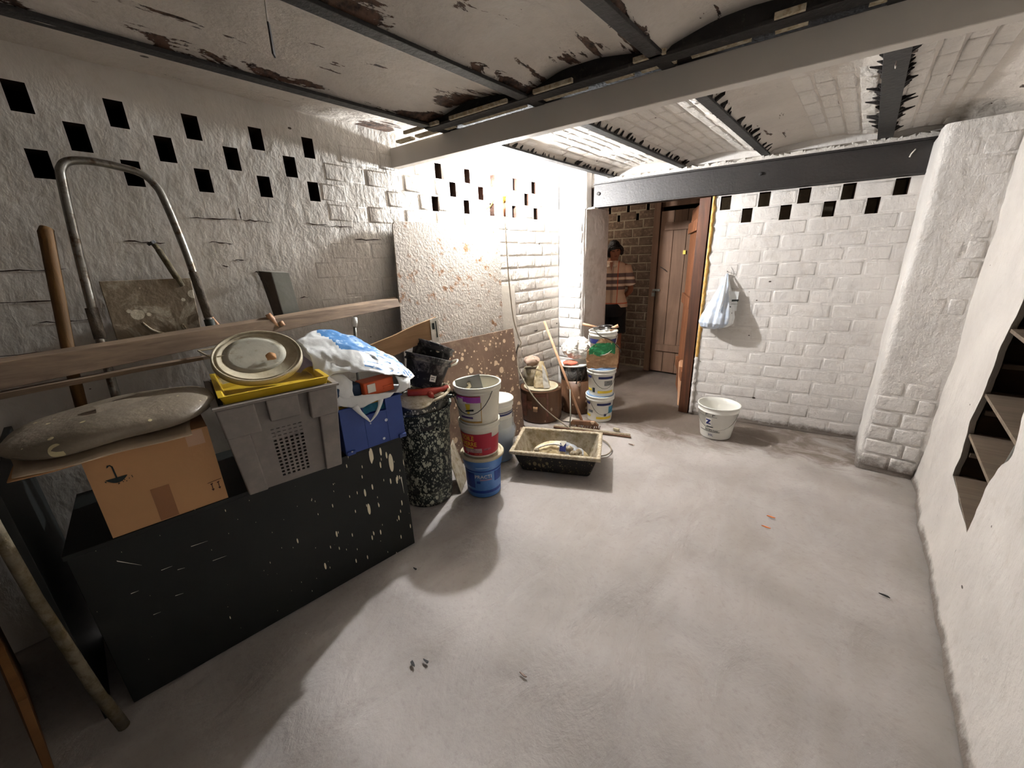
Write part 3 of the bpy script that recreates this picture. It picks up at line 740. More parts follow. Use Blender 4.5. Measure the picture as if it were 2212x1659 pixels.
cb = M().tube(spline([LAMP+Vector((0, 0, -.195)), (-2.262, 2.512, 1.75), (-2.255, 2.515, 1.45), (-2.24, 2.52, 1.2), (-2.22, 2.53, 1.0), (-2.19, 2.555, .85), (-2.17, 2.56, .80), (-2.205, 2.545, .74),
    (-2.20, 2.53, .6), (-2.10, 2.50, .48), (-2.0, 2.48, .38), (-1.90, 2.50, .28), (-1.80, 2.58, .16), (-1.66, 2.66, .05), (-1.50, 2.72, .018), (-1.38, 2.70, .016), (-1.28, 2.60, .016), (-1.27, 2.50, .015), (-1.31, 2.44, .015)], 8), .0055, 8)
tag(part('power_cable', cb, M_CABLE, None, True), 'long pale cable trailing from the lamp down to the floor beside the mortar tub', 'cable')
cb2 = M().tube(spline([(-2.19, 2.545, .79), (-2.225, 2.50, .6), (-2.225, 2.46, .45), (-2.21, 2.44, .30), (-2.17, 2.47, .15), (-2.10, 2.50, .03), (-2.0, 2.46, .012), (-1.93, 2.40, .012)], 8), .0045, 8)
tag(part('loose_cable', cb2, M_CABLED, None, True), 'thin dark cable looping down behind the mortar tub to the floor', 'cable')
# ------------------------------------------------------------- black cabinet and what stands on it
CA = Vector((-1.732, -.21, 0)); CDv = Vector((.097, 1.127, 0)).normalized(); CN = Vector((-CDv.y, CDv.x, 0))
def cp(u, v, z): return CA+CDv*u+CN*v+Vector((0, 0, z))
def cbox(m, u0, u1, v0, v1, z0, z1):
    q = [cp(u, v, z) for u, v, z in ((u0, v0, z0), (u1, v0, z0), (u1, v1, z0), (u0, v1, z0), (u0, v0, z1), (u1, v0, z1), (u1, v1, z1), (u0, v1, z1))]
    return m.hexa(q[:4], q[4:])
CH = .664
cab = thing('low_cabinet', 'long low black cabinet spattered with pale paint drops', 'cabinet', tuple(cp(.56, .25, 0)), atan2(CDv.y, CDv.x)-pi/2)
cab.rotation_euler = (0, 0, 0); WM[cab.name] = Matrix.Translation(cab.location)
fp = cbox(M(), 0, 1.165, 0, .018, .002, CH-.018)
o = part('front_panel', M().box(0, .018, -.58, .585, .002, CH-.018), M_CABINET, cab, bevel=.003)
lm = Matrix.Translation(cp(.58, 0, 0)-Vector(cab.location)) @ Matrix(((CN.x, CDv.x, 0, 0), (CN.y, CDv.y, 0, 0), (0, 0, 1, 0), (0, 0, 0, 1)))
o.matrix_local = lm
for nm, bxs in (('top_panel', (-.004, .50, -.585, .59, CH-.018, CH)), ('side_panel', (.018, .50, .567, .585, .002, CH-.018)), ('side_panel', (.018, .50, -.58, -.562, .002, CH-.018)), ('back_panel', (.482, .50, -.56, .565, .002, CH-.018))):
    q = part(nm, M().box(*bxs), M_CABINET, cab, bevel=.002); q.matrix_local = lm
def disc_mark(m, pts, org, ux, uz, nrm, t=.0012):
    return m.plate([org+ux*a+uz*b for a, b in pts], nrm*t)
# scratches on the cabinet front
sc = M()
for (u, z, du, dz, w_) in ((.10, .60, .05, -.05, .0025), (.285, .545, .05, -.004, .0014), (.19, .50, .03, -.001, .0012), (.33, .45, .045, -.004, .0012), (.10, .46, .02, -.001, .0016), (.23, .475, .02, -.004, .001), (.20, .375, .022, -.004, .0012), (.13, .34, .02, -.002, .001), (1.135, .46, .006, -.10, .004)):
    a = cp(u, -.001, z-.02); b = cp(u+du, -.001, z+dz-.02); up = Vector((0, 0, w_)) if abs(dz) < abs(du)*2 else CDv*w_
    sc.plate([a-up*.3, b, a+up], -CN*.0012)
o = part('scratch_marks', sc, M_LAB, cab, world=True); o['kind'] = 'stuff'

bx = thing('cardboard_box', 'brown cardboard box printed with upside-down umbrella on the black cabinet', 'box', tuple(cp(.27, .2, CH)))
BZ0, BZ1 = CH+.004, .962
def bq(u, v, z): return cp(u, v, z)
m = M(); cbox(m, .112, .432, .0, .004, BZ0, BZ1); cbox(m, .112, .116, .004, .36, BZ0, BZ1); cbox(m, .428, .432, .004, .36, BZ0, BZ1); cbox(m, .112, .432, .36, .364, BZ0, BZ1); cbox(m, .112, .432, .0, .364, BZ0-.003, BZ0)
part('carton', m, M_CARD, bx, world=True)
m = M(); m.hexa([bq(.112, 0, BZ1), bq(.432, 0, BZ1), bq(.425, .17, BZ1+.012), bq(.118, .17, BZ1+.006)], [bq(.112, 0, BZ1+.004), bq(.432, 0, BZ1+.004), bq(.425, .17, BZ1+.016), bq(.118, .17, BZ1+.010)])
part('flap', m, M_CARD, bx, world=True)
m = M(); m.hexa([bq(.112, .18, BZ1), bq(.432, .18, BZ1), bq(.425, .36, BZ1), bq(.118, .36, BZ1)], [bq(.112, .18, BZ1+.005), bq(.432, .18, BZ1+.005), bq(.425, .36, BZ1+.005), bq(.118, .36, BZ1+.005)])
part('flap', m, M_CARD, bx, world=True)
part('packing_tape', cbox(M(), .235, .285, -.0012, 0, BZ0, BZ0+.125), simple('brown_tape', (146, 100, 64), .4, .03), bx, world=True)
part('packing_tape', cbox(M(), .365, .415, -.0015, 0, BZ1-.055, BZ1), simple('clear_tape', (196, 158, 130), .3, .05), bx, world=True)
# printed umbrella (upside down) and arrows
um = M(); O = cp(.172, -.0012, .868)
arc = [(-.026+.052*i/10, .002-.018*(1-(i/5-1)**2)) for i in range(11)]
um.plate([O+CDv*a+Vector((0, 0, b)) for a, b in arc][::-1], -CN*.001)
um.plate([O+CDv*a+Vector((0, 0, b)) for a, b in ((-.002, 0), (.002, 0), (.001, .042), (-.003, .042))], -CN*.001)
um.plate([O+CDv*a+Vector((0, 0, b)) for a, b in ((-.003, .042), (.001, .042), (-.004, .050), (-.011, .050), (-.014, .042), (-.010, .043), (-.008, .046), (-.005, .046))], -CN*.001)
rj = random.Random(2)
for i in range(12):
    a = rj.uniform(-.03, .038); b = -.016-rj.uniform(0, .012)+abs(a)*.5
    um.plate([O+CDv*(a+x)+Vector((0, 0, b+y)) for x, y in ((-.0012, 0), (0, -.003), (.0014, 0), (0, .002))], -CN*.001)
part('umbrella_print', um, M_INK, bx, world=True)
ar = M()
for a0 in (.396, .416):
    O = cp(a0, -.0012, .715)
    for pl_ in (((-.0012, .004), (.0012, .004), (.0012, .026), (-.0012, .026)), ((-.0045, .006), (0, -.002), (.0045, .006)), ((-.004, .028), (.004, .030), (.003, .026), (-.003, .024))):
        ar.plate([O+CDv*x+Vector((0, 0, y)) for x, y in pl_], -CN*.001)
ar.plate([cp(u, -.0012, z) for u, z in ((.385, .748), (.428, .752), (.428, .7535), (.385, .7495))], -CN*.001)
part('arrow_print', ar, M_INKR, bx, world=True)
# flattened card sheets and the sack on top
def sheet(c4, t, wobv, sc_, seed, nu=24, nv=14):
    a, b, c, d = [Vector(q) for q in c4]; m = M()
    for k_ in (0, 1):
        g = M().grid(lambda u, v: (a*(1-u)+b*u)*(1-v)+(d*(1-u)+c*u)*v+Vector((0, 0, k_*t)), nu, nv)
        g.wob(wobv, sc_, seed)
        if k_ == 0: g.f = [f[::-1] for f in g.f]
        m.add(g.v, g.f)
    w_ = nu+1; n = (nu+1)*(nv+1)
    ring = [i for i in range(nu+1)]+[j*w_+nu for j in range(1, nv+1)]+[nv*w_+i for i in range(nu-1, -1, -1)]+[j*w_ for j in range(nv-1, 0, -1)]
    for i in range(len(ring)):
        p1, p2 = ring[i], ring[(i+1) % len(ring)]; m.f.append((p1, p2, p2+n, p1+n))
    return m
s1 = sheet([(-1.665, -.225, .972), (-1.635, .165, .972), (-2.08, .24, .985), (-2.12, -.25, .980)], .004, .012, 6, 1)
tag(part('card_sheet', s1, M_CARD2, None, True), 'upper flattened card sheet lying on the brown cardboard box under the dusty sack', 'cardboard')
s2 = sheet([(-1.66, -.235, .9675), (-1.645, .10, .9675), (-2.05, .22, .968), (-2.10, -.22, .968)], .003, .006, 9, 5)
tag(part('card_sheet', s2, M_CARD, None, True), 'lowest flattened card sheet sticking out over the left end of the brown cardboard box', 'cardboard')
def pillow(c, ax, ay, hx_, hy_, hz_, n=2.6, wobv=.012, sc_=5, seed=0, nu=48, nv=24):
    def fn(u, v):
        a = 2*pi*u; b = pi*(v-.5); cb_, sb = cos(b), sin(b)
        f = lambda t, e: math.copysign(abs(t)**e, t)
        x = f(cos(a), .75)*f(cb_, .55); y = f(sin(a), .75)*f(cb_, .55); z = f(sb, 1.0)
        edge = max(0, 1-abs(sb)*1.0)
        return Vector(c)+ax*x*hx_+ay*y*hy_+Vector((0, 0, z*hz_*(1-.25*x*x)))
    return M().grid(fn, nu, nv, True).wob(wobv, sc_, seed)
ps = pillow((-1.845, .02, 1.032), Vector((.06, 1, .05)).normalized(), Vector((-1, .06, 0)), .265, .215, .048, seed=3, wobv=.016)
sk = thing('dusty_sack', 'dusty grey plastic-wrapped sack lying on card sheets at the left', 'sack', (-1.84, .02, .985))
part('bag_body', ps, M_SACK, sk, True, True)
fold = M().grid(lambda u, v: Vector((-1.66-.09*u*(1-v)-.22*v, -.03+.30*u, 1.082+.008*sin(pi*u)-.05*(1-v)**2*.6-.02*u)), 20, 8).wob(.006, 14)
part('folded_flap', fold, M_SACK, sk, True, True)

# grey perforated crate
GD = Vector((.048, .324, 0)).normalized(); GN = Vector((-GD.y, GD.x, 0)); GO = Vector((-1.637, .284, 0))
gc = thing('grey_crate', 'grey plastic crate with perforated front holding the yellow tray', 'crate', tuple(GO+GD*.17+GN*.22+Vector((0, 0, CH))))
GH0, GH1 = CH+.003, 1.04; GL = .335
def gp(u, v, z):
    """crate flares outwards towards the rim"""
    t = (z-GH0)/(GH1-GH0); s = (.006+.030*t) if z < GH1-.0 else .036
    return GO+GD*(GL/2+(u-GL/2)*(1+2*s/GL))+GN*((v-.23)*(1+.02*t)+.23+(-.0 if v > .01 else -.012*t))+Vector((0, 0, z))
def gbox(m, u0, u1, v0, v1, z0, z1):
    q = [gp(u, v, z) for u, v, z in ((u0, v0, z0), (u1, v0, z0), (u1, v1, z0), (u0, v1, z0), (u0, v0, z1), (u1, v0, z1), (u1, v1, z1), (u0, v1, z1))]
    return m.hexa(q[:4], q[4:])
# front face: solid with a punched field of square holes
fr = M(); HU0, HU1, HZ0, HZ1, NCx, NCz = .112, .215, .690, .905, 6, 14
gbox(fr, .0, HU0, .012, .018, GH0, GH1); gbox(fr, HU1, GL, .012, .018, GH0, GH1); gbox(fr, HU0, HU1, .012, .018, GH0, HZ0); gbox(fr, HU0, HU1, .012, .018, HZ1, GH1)
du, dz = (HU1-HU0)/NCx, (HZ1-HZ0)/NCz
for i in range(NCx):
    gbox(fr, HU0+du*i, HU0+du*i+du*.42, .012, .018, HZ0, HZ1)
    for j in range(NCz): gbox(fr, HU0+du*i+du*.42, HU0+du*(i+1), .012, .018, HZ0+dz*j, HZ0+dz*j+dz*(.42 if j < 11 else .8))
part('perforated_front', fr, M_CRATEG, gc, world=True)
m = M(); gbox(m, 0, .006, .018, .46, GH0, GH1); gbox(m, GL-.006, GL, .018, .46, GH0, GH1); gbox(m, 0, GL, .454, .46, GH0, GH1); gbox(m, 0, GL, .012, .46, GH0, GH0+.006)
part('shell', m, M_CRATEG, gc, world=True, bevel=.002)
for u0, u1 in ((-.001, .062), (.272, GL+.001)):
    m = M(); gbox(m, u0, u1, -.004, .014, GH0-.0, .925); part('corner_rib', m, M_CRATEG, gc, world=True, bevel=.006)
for u0, u1 in ((-.002, .095), (.245, GL+.002)):
    m = M(); gbox(m, u0, u1, -.012, .014, .915, GH1-.006); part('corner_block', m, M_CRATEG, gc, world=True, bevel=.007)
m = M(); gbox(m, .125, .215, -.010, .014, .945, GH1-.006); part('handle_panel', m, M_CRATEG, gc, world=True, bevel=.005)
m = M()
for r in ((-.008, GL+.008, -.018, .004, GH1-.006, GH1+.004), (-.008, GL+.008, .452, .470, GH1-.006, GH1+.004), (-.008, .010, .004, .452, GH1-.006, GH1+.004), (GL-.010, GL+.008, .004, .452, GH1-.006, GH1+.004)): gbox(m, *r)
part('rim', m, M_CRATEG, gc, world=True, bevel=.003)
# yellow tray
ty = thing('yellow_tray', 'shallow yellow plastic tray sitting in the grey crate', 'tray', tuple(GO+GD*.17+GN*.2+Vector((0, 0, 1.03))))
def tray_p(u, v, z): return GO+GD*u+GN*v+Vector((0, 0, z))
m = M(); o4 = [(-.005, .02), (.345, .02), (.345, .44), (-.005, .44)]; rings = [(0, 1.036, 0), (0, 1.068, -.010), (0, 1.070, -.016), (0, 1.070, .004), (0, 1.042, .012)]
vs = []
for _, z, off in rings:
    for (u, v) in o4: vs.append(tray_p(u+(off if u < .1 else -off), v+(off if v < .1 else -off), z))
fs = [(4*a+i, 4*a+(i+1) % 4, 4*a+4+(i+1) % 4, 4*a+4+i) for a in range(4) for i in range(4)]+[(0, 1, 2, 3), (16, 17, 18, 19)]
m.add(vs, fs); part('tray', m, M_YELLOW, ty, world=True, bevel=.004)
# clear food-box behind the lid
cbx = thing('clear_tub', 'smoky clear plastic tub standing behind the round cream lid', 'tub', (-2.0, .42, 1.06))
m = M(); q0 = [(-2.12, .34, 1.05), (-1.93, .34, 1.05), (-1.93, .52, 1.05), (-2.12, .52, 1.05)]; q1 = [(-2.14, .325, 1.17), (-1.91, .325, 1.17), (-1.91, .54, 1.17), (-2.14, .54, 1.17)]
m.add(q0+q1, [(3, 2, 1, 0), (0, 1, 5, 4), (1, 2, 6, 5), (2, 3, 7, 6), (3, 0, 4, 7)]); part('tub_wall', m, M_FILM, cbx, world=True)
m = M().tube([Vector(q) for q in q1+[q1[0]]], .004, 6, False); part('rim', m, M_LID, cbx, world=True)
# the round lid
ld = thing('round_lid', 'large round cream bucket lid leaning in the yellow tray', 'lid', (-1.87, .46, 1.15))
na = Vector((.50, -.10, .86)).normalized(); ta = na.cross(Vector((0, 0, 1))).normalized(); tb = na.cross(ta)
Rl = Matrix.Translation((-1.86, .475, 1.15)) @ Matrix((( -ta.x, tb.x*-1, na.x, 0), (-ta.y, -tb.y, na.y, 0), (-ta.z, -tb.z, na.z, 0), (0, 0, 0, 1)))
R = .163
m = M().lathe([(.0001, .004), (R-.022, .004), (R-.019, .010), (R-.016, .004), (R-.010, .004), (R-.008, .013), (R-.002, .013), (R, .008), (R+.001, -.012), (R-.004, -.012), (R-.004, 0), (.0001, 0)], 56, mat=Rl)
part('lid_disc', smooth_m := m, M_LID, ld, True, True)
stn = M().lathe([(.0001, .0048), (R*.55, .0048), (R*.70, .0046), (R*.70, .0036)], 40, mat=Rl @ Matrix.Translation((-.01, .015, 0))).wob(.0, 4)
part('dust_film', stn, simple('pale_dust_film', (186, 182, 166), .8, .12, 9, .1, 40, 0, (150, 142, 120), .2, False, (1, 1, 1), .55, .7), ld, True, True)
rp_ = M().grid(lambda u, v: Rl @ Vector((.025+.034*u, -.045+.034*v, .012+.012*sin(3*u)*v)), 6, 6).wob(.004, 40)
tag(part('paper_scrap', rp_, M_CARD, None, True), 'small torn brown paper scrap lying on the round cream lid', 'paper')
rg_ = M().grid(lambda u, v: Vector((-1.80-.10*v, .60+.09*u, 1.055+.07*sin(pi*u)*(.3+.7*v))), 12, 12).wob(.012, 16)
tag(part('lilac_cloth', rg_, M_PURPRAG, None, True), 'crumpled lilac cloth tucked between the round lid and the striped bag', 'cloth')

# blue crate
BO = Vector((-1.645, .672, 0)); BDv = Vector((.03, .30, 0)).normalized(); BN = Vector((-BDv.y, BDv.x, 0))
bc = thing('blue_crate', 'royal blue open crate on the right end of the black cabinet', 'crate', tuple(BO+BDv*.15+BN*.17+Vector((0, 0, CH))))
def bp(u, v, z): return BO+BDv*u+BN*v+Vector((0, 0, z))
def bbox_(m, *a):
    u0, u1, v0, v1, z0, z1 = a
    q = [bp(u, v, z) for u, v, z in ((u0, v0, z0), (u1, v0, z0), (u1, v1, z0), (u0, v1, z0), (u0, v0, z1), (u1, v0, z1), (u1, v1, z1), (u0, v1, z1))]
    return m.hexa(q[:4], q[4:])
B0, B1 = CH+.003, .893
m = M(); BW = .30
bbox_(m, 0, .105, 0, .005, B0, B1); bbox_(m, .215, BW, 0, .005, B0, B1); bbox_(m, .105, .215, 0, .005, B0, .835)
part('front_wall', m, M_CRATEB, bc, world=True, bevel=.0015)
m = M(); bbox_(m, 0, .005, .005, .33, B0, B1); bbox_(m, BW-.005, BW, .005, .33, B0, B1); bbox_(m, 0, BW, .325, .33, B0, B1); bbox_(m, 0, BW, .005, .325, B0, B0+.005)
part('shell', m, M_CRATEB, bc, world=True, bevel=.002)
m = M()
for a in ((-.006, .105, -.008, .004, B1-.008, B1), (.215, BW+.006, -.008, .004, B1-.008, B1), (-.006, .004, 0, .33, B1-.008, B1), (BW-.004, BW+.006, 0, .33, B1-.008, B1), (.098, .106, -.006, .003, .83, B1), (.214, .222, -.006, .003, .83, B1), (.098, .222, -.006, .003, .828, .836)): bbox_(m, *a)
part('rim', m, M_CRATEB, bc, world=True, bevel=.002)
for u in (.012, .272):
    m = M(); bbox_(m, u-.01, u+.028, -.012, .0, B0, B0+.018); part('stacking_foot', m, M_CRATEB, bc, world=True, bevel=.002)
cy = crumple(M().grid(lambda u, v: bp(.09+.13*u, .03+.10*v, .825+.045*sin(pi*v)), 16, 12), .010, 20, 2)
tag(part('cyan_plastic', cy, M_CYAN, None, True), 'crumpled cyan plastic film seen through the blue crate hand-hole', 'film')
yb = thing('yellow_box', 'small yellow carton between grey and blue crates under the bag', 'box', (-1.68, .70, .88))
m = M(); bbox_(m, .0, .20, .03, .15, .872, .925); part('carton', m, simple('mustard_carton', (190, 148, 36), .6, .1), yb, world=True, bevel=.002)
m = M(); bbox_(m, .018, .06, .028, .03, .895, .900); bbox_(m, .018, .06, .028, .03, .905, .910); part('print_bars', m, M_BLACK, yb, world=True)
# striped carrier bag lying on its side, mouth towards the viewer
def P3(x, y, z): return Vector((x, y, z))
# skin from a closed outline at the back (over the crates) to the mouth
bg = thing('carrier_bag', 'white and blue plastic carrier bag lying on the blue crate', 'bag', (-1.75, .85, .92))
top = [P3(-1.98, .66, 1.16), P3(-2.02, .80, 1.19), P3(-1.96, .93, 1.14), P3(-1.87, 1.03, 1.06), P3(-1.78, 1.08, .99), P3(-1.70, 1.10, .93)]
mid = [P3(-1.82, .65, 1.11), P3(-1.83, .76, 1.125), P3(-1.79, .87, 1.10), P3(-1.74, .96, 1.045), P3(-1.69, 1.02, .99), P3(-1.66, 1.05, .935)]
frt = [P3(-1.74, .63, 1.02), P3(-1.70, .72, 1.035), P3(-1.67, .80, 1.025), P3(-1.64, .88, 1.005), P3(-1.62, .95, .985), P3(-1.62, 1.00, .965)]
def surf(rows, n=7):
    rows = [spline(r, n) for r in rows]; m = M(); k_ = len(rows[0]); cols = [spline([r[i] for r in rows], n) for i in range(k_)]
    h = len(cols[0]); m.v = [cols[i][j] for j in range(h) for i in range(k_)]
    m.f = [(j*k_+i, j*k_+i+1, (j+1)*k_+i+1, (j+1)*k_+i) for j in range(h-1) for i in range(k_-1)]; return m, k_, h
m, k_, h_ = surf([top, mid, frt], 14); crumple(m, .012, 9, 4); crumple(m, .004, 26, 2)
blue = []; white = []
for f in m.f:
    j, i = divmod(min(f), k_); u, v = i/(k_-1), j/(h_-1)
    wq = noise.noise(Vector((u*26, v*9, 2))); (blue if (.16+.2*v < u < .56 and v < .52) or (.40 < u < .97 and .10 < v < .30 and wq > -.12) or (.42 < u < .97 and .36 < v < .86 and sin(v*44+3*u)+1.1*wq > .35) else white).append(f)
me = m.mesh('bag_film', M_BAGW, True); me.materials.append(M_BAGB); bs = set(blue)
for p in me.polygons: p.material_index = 1 if tuple(p.vertices) in bs else 0
o = link('bag_film', me, bg, True); sd = o.modifiers.new('s', 'SOLIDIFY'); sd.thickness = .0012
und = [P3(-1.72, .66, .945), P3(-1.66, .76, .925), P3(-1.63, .86, .915), P3(-1.61, .94, .905), P3(-1.61, .99, .905), P3(-1.64, 1.03, .905)]
und2 = [P3(-1.90, .66, 1.0), P3(-1.85, .78, .93), P3(-1.80, .88, .915), P3(-1.76, .95, .91), P3(-1.72, 1.01, .91), P3(-1.70, 1.06, .91)]
m, _, _ = surf([und, und2]); crumple(m, .007, 12, 9); o = part('bag_underside', m, M_BAGW, bg, True, True); sd = o.modifiers.new('s', 'SOLIDIFY'); sd.thickness = .0012
m, _, _ = surf([[frt[0], frt[1], P3(-1.66, .76, 1.0)], [P3(-1.73, .64, .985), P3(-1.66, .70, .975), P3(-1.645, .745, .955)], [P3(-1.70, .66, .93), P3(-1.65, .71, .91), P3(-1.64, .75, .91)]]); crumple(m, .006, 14, 3)
o = part('bag_flap', m, M_BAGW, bg, True, True); sd = o.modifiers.new('s', 'SOLIDIFY'); sd.thickness = .0012
m, _, _ = surf([[frt[4], frt[5], P3(-1.64, 1.04, .96)], [P3(-1.60, .955, .94), P3(-1.60, 1.0, .935), P3(-1.64, 1.045, .935)], [P3(-1.61, .94, .907), P3(-1.61, .99, .905), P3(-1.64, 1.04, .90)]]); crumple(m, .006, 14, 5)
o = part('bag_flap', m, M_BAGW, bg, True, True); sd = o.modifiers.new('s', 'SOLIDIFY'); sd.thickness = .0012
# white slack front below the mouth, ending in the hanging handle loop
m, _, _ = surf([[P3(-1.68, .66, .955), P3(-1.635, .75, .938), P3(-1.615, .85, .925), P3(-1.605, .93, .91)], [P3(-1.655, .675, .905), P3(-1.61, .755, .885), P3(-1.60, .82, .895), P3(-1.60, .90, .895)]]); crumple(m, .005, 14, 6)
o = part('bag_flap', m, M_BAGW, bg, True, True); sd = o.modifiers.new('s', 'SOLIDIFY'); sd.thickness = .0012
def strip(pts, wds, n=5):
    c = spline(pts, n); m = M(); k2 = len(c); vs = []
    for i, q in enumerate(c):
        t = i/(k2-1)*(len(wds)-1); a = int(min(t, len(wds)-2)); w_ = wds[a]+(wds[a+1]-wds[a])*(t-a)
        d = (c[min(i+1, k2-1)]-c[max(i-1, 0)]).normalized(); s = d.cross(Vector((1, -.1, .1))).normalized()
        vs += [q-s*w_/2, q+s*w_/2]
    return m.add(vs, [(2*i, 2*i+1, 2*i+3, 2*i+2) for i in range(k2-1)])
m = strip([(-1.615, .735, .90), (-1.60, .75, .865), (-1.60, .775, .83), (-1.605, .79, .806)], [.03, .018, .012, .004])
n2 = strip([(-1.605, .79, .806), (-1.60, .82, .835), (-1.60, .845, .87), (-1.605, .86, .905)], [.004, .014, .016, .03]); m.add(n2.v, n2.f)
o = part('bag_handle', m, M_BAGW, bg, True, True); sd = o.modifiers.new('s', 'SOLIDIFY'); sd.thickness = .001
ob = thing('orange_case', 'ribbed orange plastic case poking out of the carrier bag', 'case', (-1.66, .89, .93))
m = M().box(-1.72, -1.634, .80, .955, .915, .985); part('case', m, M_ORANGE, ob, world=True, bevel=.006)
m = M()
for z in (.935, .945): part('ridge', M().box(-1.634, -1.631, .895, .95, z, z+.004), M_ORANGE, ob, world=True)
part('paper_label', M().box(-1.633, -1.630, .815, .855, .935, .975), M_LAB, ob, world=True)
dk = M().box(-1.80, -1.66, .655, .80, .915, .985); tag(part('dark_blue_parcel', crumple(dk, .002, 9), simple('dark_teal', (16, 52, 84), .5, .2), None, False, bevel=.01), 'dark blue wrapped parcel beneath the white flap of the carrier bag', 'parcel')

# ------------------------------------------------------------- long plank and things leaning on the left wall
pk1 = thing('long_plank', 'long weathered plank lying aslant before the left wall', 'plank', (-2.2, .6, 1.2))
m = M().grid(lambda u, v: Vector((0, 0, 0)), 1, 1); m = M()
def plank(p0, p1, up0, up1, dep, nseg=24, seed=0, amp=.004):
    m = M(); p0, p1, up0, up1, dep = map(Vector, (p0, p1, up0, up1, dep)); vs = []
    for i in range(nseg+1):
        t = i/nseg; a = p0.lerp(p1, t); u = up0.lerp(up1, t); w1 = noise.noise_vector(Vector((t*5, seed, 0)))*amp
        vs += [a+w1, a+u+w1, a+u+dep+w1, a+dep+w1]
    m.add(vs, [(4*i+j, 4*i+(j+1) % 4, 4*i+4+(j+1) % 4, 4*i+4+j) for i in range(nseg) for j in range(4)]+[(0, 3, 2, 1), (4*nseg, 4*nseg+1, 4*nseg+2, 4*nseg+3)])
    return m
part('board', plank((-2.08, -.42, 1.135), (-2.28, 1.455, 1.235), (-.02, 0, .092), (-.02, 0, .05), (-.032, 0, .012), 30), M_PLANK, pk1, world=True, bevel=.003)
part('board_edge', plank((-2.085, -.42, 1.115), (-2.10, .50, 1.138), (0, 0, .022), (0, 0, .01), (-.05, 0, 0), 16, 3), M_PLANK, pk1, world=True)
pk2 = thing('plywood_strip', 'brown plywood strip with a printed white end leaning above the buckets', 'plank', (-2.0, 1.25, .9))
part('board', plank((-2.0, .94, .945), (-2.0, 1.525, 1.045), (0, 0, .105), (-.01, .01, .13), (-.015, 0, 0), 20, 5, .006), M_PLANKB, pk2, world=True, bevel=.002)
part('end_label', plank((-1.995, 1.475, 1.01), (-1.995, 1.535, 1.02), (0, 0, .155), (-.01, .01, .15), (-.004, 0, 0), 4, 5, 0), M_LAB, pk2, world=True)
part('label_print', M().add([(-1.992, 1.512, 1.045), (-1.992, 1.522, 1.045), (-1.996, 1.52, 1.15), (-1.996, 1.512, 1.15)], [(0, 1, 2, 3)]).add([(-1.992, 1.485, 1.10), (-1.992, 1.503, 1.10), (-1.994, 1.503, 1.14), (-1.994, 1.485, 1.14)], [(0, 1, 2, 3)]), M_INK, pk2, world=True)
# bent tube frame
tf = spline([(-2.16, .028, .94), (-2.20, .04, 1.15), (-2.24, .055, 1.35), (-2.28, .078, 1.62), (-2.31, .10, 1.84), (-2.315, .112, 1.89), (-2.32, .140, 1.915), (-2.32, .20, 1.922), (-2.32, .28, 1.912), (-2.315, .335, 1.895), (-2.31, .365, 1.86), (-2.30, .382, 1.80), (-2.27, .400, 1.60), (-2.25, .408, 1.40), (-2.235, .412, 1.20)], 5)
fr_ = thing('tube_frame', 'bent metal tube frame leaning against the holed left wall', 'frame', (-2.25, .2, .95))
part('tube', M().tube(tf, .0145, 12), M_TUBE, fr_, True, True)
for q, q2 in (((-2.245, .057, 1.38), (-2.225, .049, 1.26)), ((-2.255, .405, 1.50), (-2.225, .41, 1.30))):
    part('plaster_crust', M().tube([q, q2], .018, 10).wob(.004, 30), simple('dark_crust', (110, 98, 84), .9, .3, 18, .6, 50), fr_, True, True)
part('rubber_foot', M().tube([(-2.240, .411, 1.29), (-2.234, .413, 1.205)], .02, 10), simple('green_black_rubber', (52, 58, 50), .7, .3), fr_, True, True)
dp = M().tube([(-2.17, -.072, .95), (-2.195, -.055, 1.15), (-2.28, .012, 1.66), (-2.285, .018, 1.672)], [.017, .018, .021, .019], 12)
tag(part('dark_wooden_pole', dp, M_DKPOLE, None, True), 'thick dark brown wooden pole leaning at the far left of the wall', 'pole')
sb = thing('square_board', 'dusty square board with pale splashes leaning behind the tube frame', 'board', (-2.32, .24, 1.2))
part('board', M().plate([(-2.30, .095, 1.19), (-2.30, .378, 1.20), (-2.345, .402, 1.475), (-2.345, .105, 1.478)], (.018, 0, 0)), M_SQB, sb, world=True, bevel=.002)
cr = M().tube(spline([(-2.297, .19, 1.30), (-2.29, .22, 1.26), (-2.285, .28, 1.235), (-2.285, .325, 1.245), (-2.29, .32, 1.275), (-2.29, .318, 1.26), (-2.285, .335, 1.235)], 5), .005, 6)
part('dried_drip', cr, M_CRUST, sb, True, True)
hm = M().tube([(-2.33, .365, 1.44), (-2.352, .322, 1.60)], [.013, .012], 10); hm.tube([(-2.352, .322, 1.60), (-2.356, .312, 1.625)], .010, 8)
hs_ = thing('tool_handle', 'short plastered stick with a nut at its end behind the square board', 'stick', (-2.34, .34, 1.5))
part('shaft', hm, M_STICKG, hs_, True, True)
part('nut', M().lathe([(.006, 0), (.016, 0), (.017, .012), (.006, .012)], 8, mat=Matrix.Translation((-2.36, .310, 1.623)) @ Matrix.Rotation(.5, 4, 'X')), M_STEEL, hs_, False, True)
tag(part('thin_stick', M().tube([(-2.24, .455, 1.22), (-2.30, .418, 1.33)], .008, 8), M_BROOM, None, True), 'thin pinkish wooden stick beside the foot of the tube frame', 'stick')
gb = thing('zinc_channel', 'folded zinc channel standing against the left wall behind the plank', 'channel', (-2.33, .77, 1.2))
part('front_face', M().plate([(-2.30, .748, 1.22), (-2.30, .835, 1.22), (-2.325, .825, 1.478), (-2.325, .738, 1.486)], (-.004, 0, 0)), M_METAL, gb, world=True)
